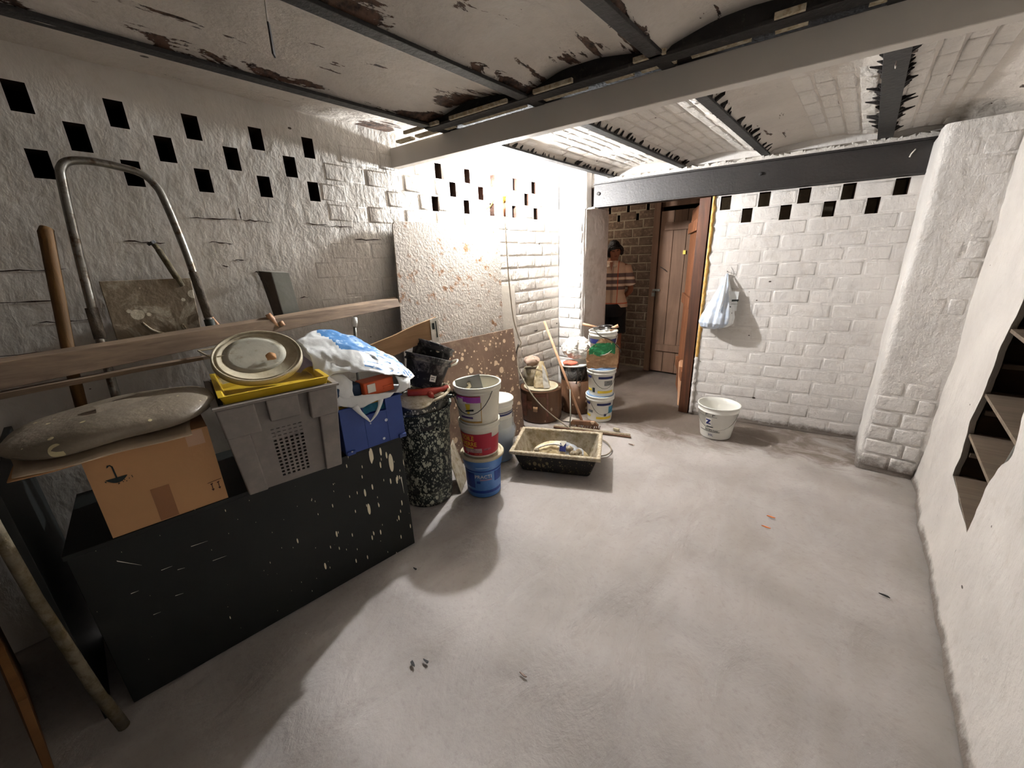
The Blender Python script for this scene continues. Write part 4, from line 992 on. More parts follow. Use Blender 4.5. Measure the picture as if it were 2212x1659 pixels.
part('side_face', M().plate([(-2.30, .748, 1.22), (-2.37, .725, 1.22), (-2.385, .700, 1.492), (-2.325, .738, 1.486)], (0, .004, 0)), M_METAL_SHADE, gb, world=True)
part('rim', M().plate([(-2.325, .738, 1.484), (-2.325, .825, 1.476), (-2.385, .82, 1.484), (-2.385, .70, 1.492)], (0, 0, .003)), M_METAL, gb, world=True)
wh = thing('mallet_handle', 'stubby pale wooden handle sticking up behind the long plank', 'handle', (-2.2, .66, 1.2))
part('grip', M().tube([(-2.22, .685, 1.20), (-2.23, .665, 1.255), (-2.235, .655, 1.285)], [.017, .018, .013], 10), M_BROOM, wh, True, True)
part('peg', M().tube([(-2.21, .705, 1.22), (-2.22, .700, 1.24)], .012, 8), M_BROOM, wh, True, True)
wc = thing('white_clamp', 'white metal clamp bar standing behind the carrier bag', 'clamp', (-2.10, .99, .667))
part('bar', M().tube([(-2.10, .99, .667), (-2.12, 1.018, .98), (-2.13, 1.04, 1.10), (-2.14, 1.052, 1.19)], .009, 8), M_METAL, wc, True, True)
part('head', M().tube([(-2.138, 1.048, 1.17), (-2.14, 1.055, 1.20), (-2.142, 1.060, 1.222)], [.014, .017, .014], 10), M_BUCKET2, wc, True, True)
# rough cement board, pale strip and hardboard
cbd = thing('cement_board', 'tall cream cement board with rounded corners leaning on the left wall', 'board', (-2.2, 2.0, .2))
def cbp(u, v):      # u along y, v up
    q0 = Vector((-2.20, 1.36, .45)).lerp(Vector((-2.20, 2.36, .33)), u); q1 = Vector((-2.375, 1.525, 1.775)).lerp(Vector((-2.375, 2.545, 1.775)), u); return q0.lerp(q1, v)
rc = .035; out = []
for (cx, cy_, a0) in ((rc, 0, 0), ): pass
pts2 = [(0, 0), (1, 0)]
for cx, cz, a0 in ((1-rc, 1-rc*.8, 0), (rc, 1-rc*.8, pi/2)):
    for i in range(6):
        a = a0+pi/2*i/5; pts2.append((cx+rc*cos(a), cz+rc*.8*sin(a)))
part('board', M().plate([cbp(u, v) for u, v in pts2], (.013, 0, 0)), M_CEMB, cbd, world=True, bevel=.003)
tag(part('pale_strip', M().plate([(-2.30, 2.50, .40), (-2.30, 2.665, .40), (-2.385, 2.735, 1.28), (-2.385, 2.535, 1.29)], (.006, 0, 0)), M_STRIP, None), 'pale grey flat strip standing between the cement board and the brick wall', 'board')
hb = thing('hardboard_sheet', 'brown spattered hardboard sheet leaning low behind the white bucket stack', 'board', (-2.1, 1.95, 0))
part('sheet', M().plate([(-2.11, 1.60, 0), (-2.085, 2.47, 0), (-2.225, 2.515, .935), (-2.235, 1.72, .94)], (.006, 0, 0)), M_HARDB, hb, world=True, bevel=.001)
lw_ = thing('grey_offcut', 'dusty grey sheet offcut leaning between black bin and blue bucket', 'board', (-1.95, 1.53, 0))
part('sheet', M().plate([(-1.80, 1.44, 0), (-1.93, 1.62, 0), (-2.04, 1.60, .27), (-1.93, 1.46, .24)], (.004, .002, 0)), M_TUBIN, lw_, world=True)

# ------------------------------------------------------------- black bin with buckets
BC = (-1.97, 1.305, 0)
bn = thing('black_dustbin', 'tall dark dustbin covered in pale plaster spatter beside the cabinet', 'bin', BC)
prof = [(.0001, .004), (.150, .004), (.155, 0), (.162, .03), (.176, .50), (.176, .505), (.186, .51), (.190, .60), (.196, .64), (.204, .645), (.204, .658), (.190, .655), (.182, .60), (.165, .10), (.0001, .05)]
part('body', M().lathe(prof, 48), M_BIN2, bn, True)
phi = atan2(-BC[1], -BC[0])
def arcbox(m, c, r0, r1, a0, a1, z0, z1, n=6):
    for i in range(n):
        b0, b1 = a0+(a1-a0)*i/n, a0+(a1-a0)*(i+1)/n
        q = [Vector((c[0]+r*cos(a), c[1]+r*sin(a), z)) for z in (z0, z1) for (r, a) in ((r1, b0), (r1, b1), (r0, b1), (r0, b0))]
        m.hexa(q[:4], q[4:])
    return m
m = M(); a = phi+.20
arcbox(m, (0, 0), .176, .197, a-.36, a+.36, .596, .606); arcbox(m, (0, 0), .176, .195, a-.36, a+.36, .525, .535); arcbox(m, (0, 0), .176, .196, a-.36, a-.30, .53, .60, 2); arcbox(m, (0, 0), .176, .196, a+.30, a+.36, .53, .60, 2)
part('handle_frame', m, M_BIN2, bn, bevel=.003)
m = M(); arcbox(m, (0, 0), .176, .1885, a-.20, a+.20, .545, .590); part('handle_recess_shade', m, M_BLACK, bn)  # black patch painting the shade of the hand recess, not hollowed out
rb_ = thing('rubber_tub', 'black rubber tub with mortar-crusted rim sitting in the dustbin', 'tub', (BC[0], BC[1], .60))
Rt = Matrix.Translation((0, 0, .0)) @ Matrix.Rotation(radians(3), 4, Vector((cos(phi), sin(phi), 0)))
part('body', M().lathe([(.0001, .06), (.182, .06), (.184, .02), (.186, .0), (.196, .07), (.203, .12), (.198, .12), (.188, .07), (.0001, .068)], 48, mat=Rt), M_BIN, rb_, True)
m = M().lathe([(.184, .10), (.200, .118), (.211, .121), (.213, .129), (.206, .135), (.196, .134), (.186, .118), (.184, .10)], 60, mat=Rt).wob(.003, 26)
part('crusted_rim', m, M_CRUST, rb_, True)
aa = phi+1.15
m = M().tube([Rt @ Vector((.195*cos(aa-.2), .195*sin(aa-.2), .115)), Rt @ Vector((.245*cos(aa-.08), .245*sin(aa-.08), .112)), Rt @ Vector((.25*cos(aa+.12), .25*sin(aa+.12), .105)), Rt @ Vector((.195*cos(aa+.25), .195*sin(aa+.25), .11))], [.016, .012, .012, .016], 8)
part('ear_handle', m, M_BIN, rb_, True)
# grey disc, red tool and rubble in the tub
tag(part('grey_disc', M().lathe([(.0001, 0), (.10, 0), (.102, .004), (.10, .008), (.0001, .008)], 32, mat=Matrix.Translation((-1.835, 1.195, .742)) @ Matrix.Rotation(radians(14), 4, (.3, 1, 0))), M_TUBIN, None, True), 'flat grey round disc lying on the near rim of the rubber tub', 'disc')
rt = thing('red_tool', 'red paint-splashed hand tool lying in the rubber tub', 'tool', (-1.86, 1.33, .74))
part('body', M().tube([(-1.90, 1.19, .775), (-1.86, 1.26, .765), (-1.835, 1.30, .762), (-1.85, 1.40, .75), (-1.87, 1.46, .745)], [.022, .026, .030, .018, .016], 10), M_RED, rt, True, True)
part('nozzle', M().tube([(-1.835, 1.295, .765), (-1.80, 1.285, .745), (-1.79, 1.28, .735)], [.022, .018, .014], 10), M_RED, rt, True, True)
part('blade', M().box(-1.83, -1.79, 1.30, 1.38, .738, .746), M_CRUST, rt, world=True)
for i, (x, y, z, r) in enumerate(((-1.88, 1.46, .735, .024), (-1.91, 1.485, .74, .022), (-1.865, 1.425, .725, .02), (-1.95, 1.46, .74, .018))):
    b = M().lathe([(.0001, -r), (r*.75, -r*.65), (r, 0), (r*.7, r*.7), (.0001, r)], 9, (x, y, z)).wob(.006, 30, i)
    tag(part('rubble_lump', b, M_TUBIN, None, True), ['largest grey mortar lump at the right rim inside the rubber tub', 'rightmost grey mortar lump inside the rubber tub', 'front grey mortar lump beside the red tool in the rubber tub', 'smallest grey mortar lump, farthest back in the rubber tub'][i], 'rubble', 'mortar lumps in the rubber tub')
def bucket_prof(rb, rt_, h, th=.003, lip=.006):
    return [(.0001, .003), (rb-.004, .003), (rb, .0), (rb+(rt_-rb)*.006/h, .006), (rb+(rt_-rb)*(h-.045)/h, h-.045), (rt_+lip*.6, h-.043), (rt_+lip*.7, h-.03), (rt_, h-.028), (rt_+.001, h-.012), (rt_+lip, h-.010), (rt_+lip, h), (rt_-th, h), (rt_-th-.001, h-.03), (rb-th, .010), (.0001, .008)]
rv = Vector((.744, .668, 0)); tv = Vector((-.0, 0, 1))
def tilt(base, ax, ang): return Matrix.Translation(base) @ Matrix.Rotation(ang, 4, ax)
viewax = Vector((BC[0], BC[1], 0)).normalized()
T1 = tilt((-1.985, 1.36, .752), viewax, radians(15)) @ Matrix.Rotation(radians(-12), 4, rv)
b1 = thing('black_pail', 'black rubber pail smeared with plaster tilted in the rubber tub', 'bucket', (-1.985, 1.36, .752))
part('body', M().lathe(bucket_prof(.105, .142, .20, .004, .008), 40, mat=T1), M_RUBBER, b1, True, True)
m = M(); a = phi+.32; arcbox(m, (0, 0), .120, .1215, a-.16, a+.16, .05, .10); m.xf(T1); part('paper_label', m, M_LAB, b1, world=True)
m = M(); a = phi+.32; arcbox(m, (0, 0), .1215, .1222, a-.10, a+.06, .062, .066, 2); arcbox(m, (0, 0), .1215, .1222, a-.12, a+.10, .074, .078, 2); arcbox(m, (0, 0), .1215, .1222, a-.06, a+.12, .088, .092, 2); m.xf(T1); part('label_print', m, M_INK, b1, world=True)
m = M().tube(spline([T1 @ Vector((.146*cos(phi+1.35), .146*sin(phi+1.35), .17)), T1 @ Vector((.175*cos(phi+1.3), .175*sin(phi+1.3), .19)), T1 @ Vector((.18*cos(phi+1.5), .18*sin(phi+1.5), .215)), T1 @ Vector((.15*cos(phi+1.6), .15*sin(phi+1.6), .20))], 4), .006, 8); part('ear_handle', m, M_BUCKET, b1, True, True)
T2 = tilt((-2.02, 1.40, .80), viewax, radians(20)) @ Matrix.Rotation(radians(-14), 4, rv)
b2 = thing('black_pail', 'upper black pail nested inside the plaster-smeared tilted pail', 'bucket', (-2.02, 1.40, .80))
part('body', M().lathe(bucket_prof(.095, .130, .225, .004, .007), 40, mat=T2), M_RUBBER, b2, True, True)
part('crust_spot', M().lathe([(.0001, .0), (.014, .001), (.0001, .004)], 8, mat=T2 @ Matrix.Rotation(phi+.15, 4, 'Z') @ Matrix.Translation((.126, 0, .185)) @ Matrix.Rotation(pi/2, 4, 'Y')), M_CRUST, b2, False, True)

# ------------------------------------------------------------- bucket builder with labels
def conr(rb, rt_, h, z): return rb+(rt_-rb)*z/h
def lab(c, rb, rt_, h, phi0, a0, a1, z0, z1, off=.0012, t=.0008, n=10):
    m = M()
    for i in range(n):
        b0, b1 = phi0+a0+(a1-a0)*i/n, phi0+a0+(a1-a0)*(i+1)/n
        def pt(b, z, o): r = conr(rb, rt_, h, z)+o; return Vector((c[0]+r*cos(b), c[1]+r*sin(b), c[2]+z))
        q = [pt(b0, z0, off), pt(b1, z0, off), pt(b1, z1, off), pt(b0, z1, off)]; q2 = [pt(b0, z0, off+t), pt(b1, z0, off+t), pt(b1, z1, off+t), pt(b0, z1, off+t)]
        m.hexa(q, q2)
    return m
def ctext(s, size, c, rb, rt_, h, phi0, a0, z0, off=.0026, sx=1.0, slope=0):
    m = text_mesh(s, size, .0004)
    for i, v in enumerate(m.v):
        z = z0+v.y+slope*v.x; r = conr(rb, rt_, h, z)+off+v.z; b = phi0+a0+v.x*sx/(conr(rb, rt_, h, z0)); m.v[i] = Vector((c[0]+r*cos(b), c[1]+r*sin(b), c[2]+z))
    return m
def bail(c, r, z, phi0, drop, a_end=1.5, bulge=.02, rad=.0022):
    pts = []
    for i in range(13):
        t = -1+i/6; b = phi0+a_end*t; zz = z-drop*(1-t*t); rr = r+bulge*(1-t*t)*.6+.004; pts.append(Vector((c[0]+rr*cos(b), c[1]+rr*sin(b), c[2]+zz)))
    return M().tube(pts, rad, 6)
def lidm(r, z, c=(0, 0, 0)): return M().lathe([(.0001, z-.004), (r-.016, z-.004), (r-.012, z+.004), (r, z+.005), (r+.004, z), (r+.004, z-.012), (r+.001, z-.012)], 44, c)
# three stacked buckets
SC_ = (-1.715, 1.585); ph = atan2(-SC_[1], -SC_[0])
c = (SC_[0], SC_[1], 0)
bA = thing('blue_bucket', 'blue plastic bucket with cream lid at the bottom of the front stack', 'bucket', c)
part('body', M().lathe([(.0001, .003), (.108, .003), (.112, 0), (.114, .006), (.122, .205), (.124, .207), (.127, .209), (.139, .275), (.142, .290), (.139, .290), (.120, .21), (.109, .010), (.0001, .008)], 48), M_BLUE, bA, True)
part('lid', M().lathe([(.0001, .290), (.118, .290), (.121, .283), (.126, .283), (.130, .297), (.142, .299), (.147, .292), (.147, .281), (.142, .280)], 48), M_LID, bA, True)
part('dark_band', lab((0, 0, 0), .114, .122, .205, ph, -1.6, 1.6, .196, .203, .001, .002, 24), simple('deep_blue_line', (28, 52, 130), .4, .02), bA)
mb = simple('deep_blue_label', (34, 62, 140), .4, .12, 10)
part('label', lab((0, 0, 0), .114, .122, .205, ph, -1.25, -.52, .075, .185), mb, bA); part('label', lab((0, 0, 0), .114, .122, .205, ph, .62, 1.2, .115, .185), mb, bA)
part('label', lab((0, 0, 0), .114, .122, .205, ph, -1.2, 1.2, .035, .055), mb, bA); part('label', lab((0, 0, 0), .114, .122, .205, ph, -.40, -.20, .110, .128), mb, bA)
part('lettering', ctext('PRACTI', .034, (0, 0, 0), .114, .122, .205, ph, -.50, .150, sx=1.0), M_LAB, bA)
part('lettering', ctext('Kerdania', .016, (0, 0, 0), .1246, .139, .28, ph, -.36, .232, off=.0035), simple('pale_blue_print', (150, 180, 215), .5), bA) if False else None
part('label', lab((0, 0, 0), .118, .1395, .28, ph, -.36, .28, .232, .238, .005), simple('pale_blue_print', (150, 180, 215), .5), bA)
part('label', lab((0, 0, 0), .114, .122, .205, ph, -.22, .45, .132, .142), simple('faded_rose_print', (150, 130, 160), .5), bA)
c2_ = (SC_[0]-.004, SC_[1]-.004, .300)
bB = thing('red_label_bucket', 'white bucket with crimson label, middle of the front stack', 'bucket', c2_)
part('body', M().lathe(bucket_prof(.113, .130, .232), 48), M_BUCKET, bB, True)
part('label', lab((0, 0, 0), .113, .130, .232, ph, -1.45, .62, .015, .168, n=22), M_CREDR, bB); part('label', lab((0, 0, 0), .113, .130, .232, ph, .62, 1.35, .015, .135, n=10), M_CREDR, bB)
part('lettering', ctext('TOILE', .043, (0, 0, 0), .113, .130, .232, ph, -1.14, .122, sx=.86), M_YTXT, bB)
part('lettering', ctext('DE VERRE', .043, (0, 0, 0), .113, .130, .232, ph, -1.52, .082, sx=.84), M_YTXT, bB)
part('picture_patch', lab((0, 0, 0), .113, .130, .232, ph, -.95, .05, .036, .066, .0024), simple('pale_rose_print', (196, 160, 160), .5, .3, 40), bB)
part('picture_patch', lab((0, 0, 0), .113, .130, .232, ph, -1.15, -.40, .067, .074, .0025), M_YTXT, bB)
part('picture_patch', lab((0, 0, 0), .113, .130, .232, ph, .15, .55, .050, .064, .0025), simple('faded_print', (176, 84, 100), .5, .3, 60), bB)
part('lettering', ctext('10m 20m', .014, (0, 0, 0), .113, .130, .232, ph, -.40, .022, off=.003), M_LABO, bB)
part('lettering', ctext('4', .02, (0, 0, 0), .113, .130, .232, ph, -.85, .022, off=.003), M_LAB, bB)
part('label', lab((0, 0, 0), .113, .130, .232, ph, -1.35, -.35, .156, .160, .0025), M_LABO, bB)
c3 = (SC_[0]-.006, SC_[1]+.0, .522)
bC = thing('violet_label_bucket', 'white open bucket with violet and yellow label, top of the front stack', 'bucket', c3)
part('body', M().lathe(bucket_prof(.123, .146, .255, .003, .008), 48), M_BUCKET, bC, True)
H3 = (.123, .146, .255)
part('label', lab((0, 0, 0), *H3, ph, -1.5, .10, .160, .200), M_PURP, bC); part('label', lab((0, 0, 0), *H3, ph, -1.5, .10, .198, .203, .0022), M_CREDR, bC)
part('label', lab((0, 0, 0), *H3, ph, .10, .13, .028, .16), M_FOAM, bC); part('label', lab((0, 0, 0), *H3, ph, -1.3, .13, .022, .034), M_FOAM, bC)
part('label', lab((0, 0, 0), *H3, ph, -1.5, -.55, .155, .165, .0026), M_LAB, bC)
part('label', lab((0, 0, 0), *H3, ph, -1.05, -.72, .150, .185, .003), M_LAB, bC)
yw = M()
for i in range(6):
    z0 = .085+i*.011; wd = .06+.07*i/6; g = lab((0, 0, 0), *H3, ph, -.50-wd, -.50+wd, z0, z0+.0112, .002, n=2); yw.add(g.v, g.f)
part('label', yw, M_YTXT, bC)
part('lettering', ctext('Lisse & fonce', .018, (0, 0, 0), *H3, ph, -1.05, .052, sx=.8), simple('violet_print', (96, 70, 130), .5), bC) if False else None
part('label', lab((0, 0, 0), *H3, ph, -1.0, -.30, .052, .064), simple('violet_print', (96, 70, 130), .5, .3, 80), bC)
part('bail_handle', bail((0, 0, 0), .150, .228, ph-.38, .135, 1.0, .012), M_BLACK, bC, True)
part('handle_grip', M().tube([Vector((.150*cos(ph-.38-.18), .150*sin(ph-.38-.18), .110)), Vector((.152*cos(ph-.42+.2), .152*sin(ph-.42+.2), .118))], [.004, .006], 6), M_BLACK, bC)
fl_ = thing('plastering_float', 'grey rectangular plastering float standing in the open top bucket', 'float', (c3[0], c3[1], .70))
u_ = Vector((.744, .668, 0)); n_ = Vector((.668, -.744, 0)); FO = Vector((c3[0]-.108, c3[1]-.075, .715))
up_ = Vector((.10, -.05, .99)).normalized()
part('plate', M().plate([FO, FO+u_*.17-Vector((0, 0, .005)), FO+u_*.145+up_*.092+Vector((0, 0, .02)), FO-u_*.012+up_*.075], n_*.012), simple('grey_float_plastic', (96, 94, 92), .5, .1, 8), fl_, world=True, bevel=.002)
part('handle', M().tube([FO+u_*.06+n_*.016+up_*.015, FO+u_*.085+n_*.030+up_*.04, FO+u_*.075+n_*.018+up_*.06], .011, 8), M_LID, fl_, True, True)
# wrapped buckets just behind
cW = (-1.948, 1.985, 0); phw = atan2(-cW[1], -cW[0])
w1 = thing('wrapped_bucket', 'lower white bucket wrapped in clear film behind the front stack', 'bucket', cW)
part('body', M().lathe(bucket_prof(.105, .122, .235), 40), simple('pale_blue_bucket', (130, 156, 190), .4, .15, 6), w1, True)
part('film_wrap', crumple(M().lathe([(.115, .01), (.122, .10), (.132, .18), (.140, .25), (.125, .29)], 40), .006, 16, 3), M_FILM, w1, True)
w2 = thing('wrapped_bucket', 'upper white bucket with blue bands behind the front stack', 'bucket', (cW[0], cW[1], .24))
part('body', M().lathe(bucket_prof(.108, .124, .255), 40), M_BUCKET2, w2, True)
part('lid', lidm(.128, .262), M_BUCKET2, w2, True)
for z0, z1 in ((.150, .165), (.172, .178)): part('label', lab((0, 0, 0), .108, .124, .255, phw, -.6, 1.6, z0, z1), M_NAVY, w2)
part('film_wrap', crumple(M().lathe([(.126, .0), (.124, .06), (.128, .12)], 40), .006, 18, 5), M_FILM, w2, True)

# ------------------------------------------------------------- mortar tub
tO = Vector((-1.693, 1.83, 0)); tu = Vector((.574, .289, 0)); TL = tu.length; tu = tu.normalized(); tn = Vector((-tu.y, tu.x, 0)); TW = .44
tb_ = thing('mortar_tub', 'rectangular black mortar tub with crusted grey rim on the floor', 'tub', tuple(tO+tu*TL/2+tn*TW/2))
def tp(u, v, z): return tO+tu*u+tn*v+Vector((0, 0, z))
def ringt(i, z): return [(i, i, z), (TL-i, i, z), (TL-i, TW-i, z), (i, TW-i, z)]
def rect_shell(rings, close=True):
    m = M(); vs = [tp(*q) for r in rings for q in r]; n = len(rings)
    fs = [(4*a+i, 4*a+(i+1) % 4, 4*a+4+(i+1) % 4, 4*a+4+i) for a in range(n-1) for i in range(4)]
    return m.add(vs, fs)
m = rect_shell([ringt(.075, .002), ringt(.020, .172)]); m.f.append((3, 2, 1, 0)); part('outer_shell', m, M_TUBOUT, tb_, world=True, bevel=.015, segs=3)
m = rect_shell([ringt(.085, .014), ringt(.026, .188)]); m.f = [f[::-1] for f in m.f]; m.f.append((0, 1, 2, 3)); part('inner_shell', m, M_TUBIN, tb_, world=True, bevel=.015, segs=3)
m = M()
rr = [ringt(0, .168), ringt(-.002, .186), ringt(0, .192), ringt(.022, .193), ringt(.028, .186), ringt(.024, .168), ringt(0, .168)]
def dens(r, n=26):
    out = []
    for i in range(4):
        a, b = r[i], r[(i+1) % 4]
        for k2 in range(n): t = k2/n; out.append(tp(*[a[j]+(b[j]-a[j])*t for j in range(3)]))
    return out
R_s = [dens(r) for r in rr]; nn = len(R_s[0]); m.v = [v for r in R_s for v in r]; m.f = [(a*nn+i, a*nn+(i+1) % nn, (a+1)*nn+(i+1) % nn, (a+1)*nn+i) for a in range(len(R_s)-1) for i in range(nn)]; m.wob(.0028, 34)
part('crusted_rim', m, M_CRUST, tb_, True, True)
def heap(u, v):
    a, b = .105+(TL-.21)*u, .100+(TW-.20)*v; hgt = (.160-.02*abs(2*u-.9))*(max(0, sin(pi*u))**.4)*(max(0, sin(pi*v))**.35)
    return tp(a, b, .018+hgt)
hp = crumple(M().grid(heap, 96, 72), .012, 12, 1); me = hp.mesh('sheeting', M_PAPER, True); me.materials.append(M_FILM if False else simple('dusty_blue_film', (150, 156, 170), .35, .15, 14, .3, 40, 0, (196, 198, 196), .5)); 
for p in me.polygons:
    j, i = divmod(p.index, 96); 
    if i > 51+9*sin(j*.17) and i < 88: p.material_index = 1
sh_ = thing('crumpled_sheeting', 'crumpled cream and bluish sheeting heaped inside the mortar tub', 'sheeting', tuple(tp(TL/2, TW/2, .02)))
link('sheeting', me, sh_, True)
zp = M()
for i in range(24):
    t = i/23; q = heap(.16+.48*t, .30)+Vector((0, 0, .022)); zp.box(q.x-.004, q.x+.005, q.y-.006, q.y+.006, q.z-.002, q.z+.008)
part('toothed_strip', zp, M_LAB, sh_, world=True)
q = heap(.60, .28)+Vector((0, 0, .026))
part('blue_tag', M().plate([q+tu*a+Vector((0, 0, b))+tn*b*.9 for a, b in ((-.022, -.03), (.024, -.03), (.024, .018), (.002, -.004), (-.020, .018))], -tn*.002+Vector((0, 0, .003))), M_NAVY, sh_, world=True)
part('tag_chevron', M().plate([q+tu*a+Vector((0, 0, b+.002))+tn*b*.9 for a, b in ((-.020, .018), (.002, -.004), (.024, .018), (.024, .028), (-.020, .028))], -tn*.002+Vector((0, 0, .003))), M_LAB, sh_, world=True)
for i, (a, b, s) in enumerate(((.72, .30, .03), (.80, .22, .025), (.86, .34, .03), (.76, .20, .02), (.90, .26, .02), (.15, .25, .022))):
    q = heap(a, b)+Vector((0, 0, .02)); lm_ = M().lathe([(.0001, -s), (s*.8, -s*.5), (s, 0), (s*.6, s*.7), (.0001, s*.9)], 8, tuple(q)).wob(.010, 24, i)
    tag(part('plaster_chunk', lm_, M_CRUST, None, True), ['pale plaster chunk just right of the blue tag in the mortar tub', 'front pale plaster chunk right of centre in the mortar tub', 'hindmost pale plaster chunk near the right end of the mortar tub', 'smaller pale plaster chunk at the front rim of the mortar tub', 'rightmost small pale plaster chunk in the mortar tub', 'lone pale plaster chunk at the left end of the mortar tub'][i], 'rubble', 'plaster chunks in the mortar tub')

# ------------------------------------------------------------- brown drums
d1 = thing('brown_drum', 'wide brown tape-wrapped drum with a cream lid behind the mortar tub', 'drum', (-2.185, 2.86, 0))
part('body', M().lathe([(.0001, .002), (.196, .002), (.200, .01), (.200, .305), (.204, .31), (.204, .322), (.0001, .322)], 44).wob(.003, 9), M_DRUM, d1, True)
ph1 = atan2(-2.86, 2.185)
for a0, a1, z0, z1 in ((-1.2, -.75, .06, .28), (-.72, -.45, .14, .22), (.25, .34, .02, .31), (-.3, .2, .27, .30)):
    part('tape_patch', lab((0, 0, 0), .200, .200, 1, ph1, a0, a1, z0, z1, .003), simple('brown_gloss_tape', (132, 84, 66), .3, .3, 20), d1)
part('torn_paper', crumple(lab((0, 0, 0), .200, .200, 1, ph1, -.40, -.18, .12, .17, .006), .004, 30, 2), M_KRAFT, d1, True)
part('lid', M().lathe([(.0001, .330), (.13, .330), (.135, .326), (.145, .326), (.150, .338), (.166, .338), (.168, .332), (.160, .322), (.0001, .322)], 44, (.022, -.028, 0)), M_LID, d1, True)
pb = thing('paper_bag', 'crumpled cream paper bag standing on the cream drum lid', 'bag', (-2.15, 2.80, .33))
def pbf(u, v):
    a = 2*pi*u; w_ = (.075-.055*v**1.6); d_ = (.055-.05*v); f = lambda t: math.copysign(abs(t)**.6, t)
    return Vector((-2.145+f(cos(a))*w_*.744-f(sin(a))*d_*.668, 2.80+f(cos(a))*w_*.668+f(sin(a))*d_*.744, .335+.245*v))
part('bag_body', crumple(M().grid(pbf, 40, 26, True), .011, 14, 7), M_PAPER, pb, True, True)
part('white_side', crumple(M().grid(lambda u, v: Vector((-2.115+.055*u*(1-v*.8)*.744, 2.775+.075*u*(1-v*.8)*.668-.0, .338+.22*v))+Vector((.035, -.02, 0))*(1-v), 12, 18), .006, 18, 4), M_CLOTH, pb, True, True)
rw = crumple(pillow((-2.265, 2.80, .56), Vector((.744, .668, 0)), Vector((-.668, .744, 0)), .075, .05, .045, wobv=0, nu=32, nv=18), .022, 16, 8)
tag(part('crumpled_paper', rw, simple('dusty_rose_paper', (186, 160, 142), .8, .15), None, True), 'crumpled dusty paper wad beside the cream paper bag against the wall', 'paper')
for_rw = M().lathe([(.0001, 0), (.075, 0), (.08, .16), (.0001, .16)], 20, (-2.27, 2.83, .338)); tag(part('grey_tin', for_rw.wob(.002, 9), M_TUBIN, None, True), 'grey tin hidden beneath the crumpled dusty paper wad', 'tin')
d2 = thing('brown_drum', 'second brown drum, right of the first, carrying a black tub', 'drum', (-2.005, 3.235, 0))
part('body', M().lathe([(.0001, .002), (.160, .002), (.163, .01), (.163, .34), (.0001, .34)], 40).wob(.003, 9), M_DRUM, d2, True)
tb2 = thing('black_tub', 'black splashed tub with white rim standing on the second brown drum', 'tub', (-2.03, 3.20, .34))
part('body', M().lathe([(.0001, .002), (.120, .002), (.125, .02), (.145, .15), (.140, .152), (.0001, .145)], 40), M_RUBBER, tb2, True)
part('white_rim', M().lathe([(.142, .148), (.152, .150), (.153, .162), (.143, .165), (.0001, .160)], 40).wob(.002, 20), M_BUCKET2, tb2, True)
part('bail_handle', M().tube(spline([(.13, .05, .14), (.16, .10, .10), (.15, .12, .03), (.12, .10, -.03)], 5), .005, 6), M_CABLED, tb2, True)
for i in range(3): part('hanging_strap', M().tube(spline([(.10+.02*i, -.10+.05*i, .13), (.12+.02*i, -.11+.05*i, .06), (.11+.02*i, -.12+.05*i, -.01-.02*i)], 5), .006, 6), M_CABLED, tb2, True)
rp2 = M().tube(spline([(-2.10, 3.10, .515), (-2.02, 3.05, .525), (-1.94, 3.08, .525), (-1.92, 3.15, .52)], 5), [.012]*16, 8); rp2.wob(.006, 20)
tag(part('orange_cloth', crumple(pillow((-2.01, 3.10, .522), Vector((.744, .668, 0)), Vector((-.668, .744, 0)), .075, .05, .016, nu=28, nv=14, wobv=0), .008, 20, 2), simple('coral_cloth', (226, 120, 96), .8, .1), None, True), 'coral coloured cloth folded under the white rag heap on the black tub', 'cloth')
rag = crumple(pillow((-2.03, 3.22, .625), Vector((.744, .668, 0)), Vector((-.668, .744, 0)), .145, .12, .100, wobv=.01, nu=110, nv=64), .024, 12, 6); crumple(rag, .008, 30, 2)
tag(part('white_rag_heap', rag, M_CLOTH, None, True), 'heap of crumpled white rags on top of the black tub', 'rags')

# ------------------------------------------------------------- white bucket stack by the doorway
cS = (-1.70, 3.16); phs = atan2(-cS[1], -cS[0])
def white_bucket(z, label, blue_sq, dx=0):
    b = thing('white_bucket', label, 'bucket', (cS[0]+dx, cS[1], z)); Hs = (.113, .128, .255); c0 = (0, 0, 0)
    part('body', M().lathe(bucket_prof(*Hs, .003, .010), 44), M_BUCKET2, b, True)
    part('inner_rim', M().lathe([(.118, .254), (.128, .2565), (.129, .258), (.120, .262), (.0001, .262)], 40), simple('pale_blue_rim', (120, 146, 180), .5), b, True)
    part('label', lab(c0, *Hs, phs, -1.3, -.80, .170, .192), M_NAVY, b); part('label', lab(c0, *Hs, phs, -.20, .95, .170, .192), M_NAVY, b)
    part('label', lab(c0, *Hs, phs, -1.3, -.78, .045, .066), M_YTXT, b); part('label', lab(c0, *Hs, phs, -.25, 1.1, .030, .054), M_YTXT, b)
    if blue_sq: part('label', lab(c0, *Hs, phs, .75, 1.35, .085, .155), M_CYAN, b); part('label', lab(c0, *Hs, phs, -.98, -.55, .090, .115), simple('grey_print_a', (120, 122, 124), .5, .4, 90), b); part('label', lab(c0, *Hs, phs, .36, .56, .062, .085), M_NAVY, b)
    else: part('label', lab(c0, *Hs, phs, -.70, -.48, .035, .080), M_INK, b); part('label', lab(c0, *Hs, phs, .25, .95, .105, .150), simple('grey_print_b', (150, 150, 148), .5, .3, 90), b)
    part('lettering', ctext('12,5L', .022, c0, *Hs, phs, .98, .172, off=.003), M_INK, b) if False else None
    part('bail_handle', bail(c0, .136, .215, phs+.25, .13, .95, .006, .002), M_CABLED, b, True)
    return b
white_bucket(0, 'white paint bucket with cyan square, lowest of the stack by the doorway', True)
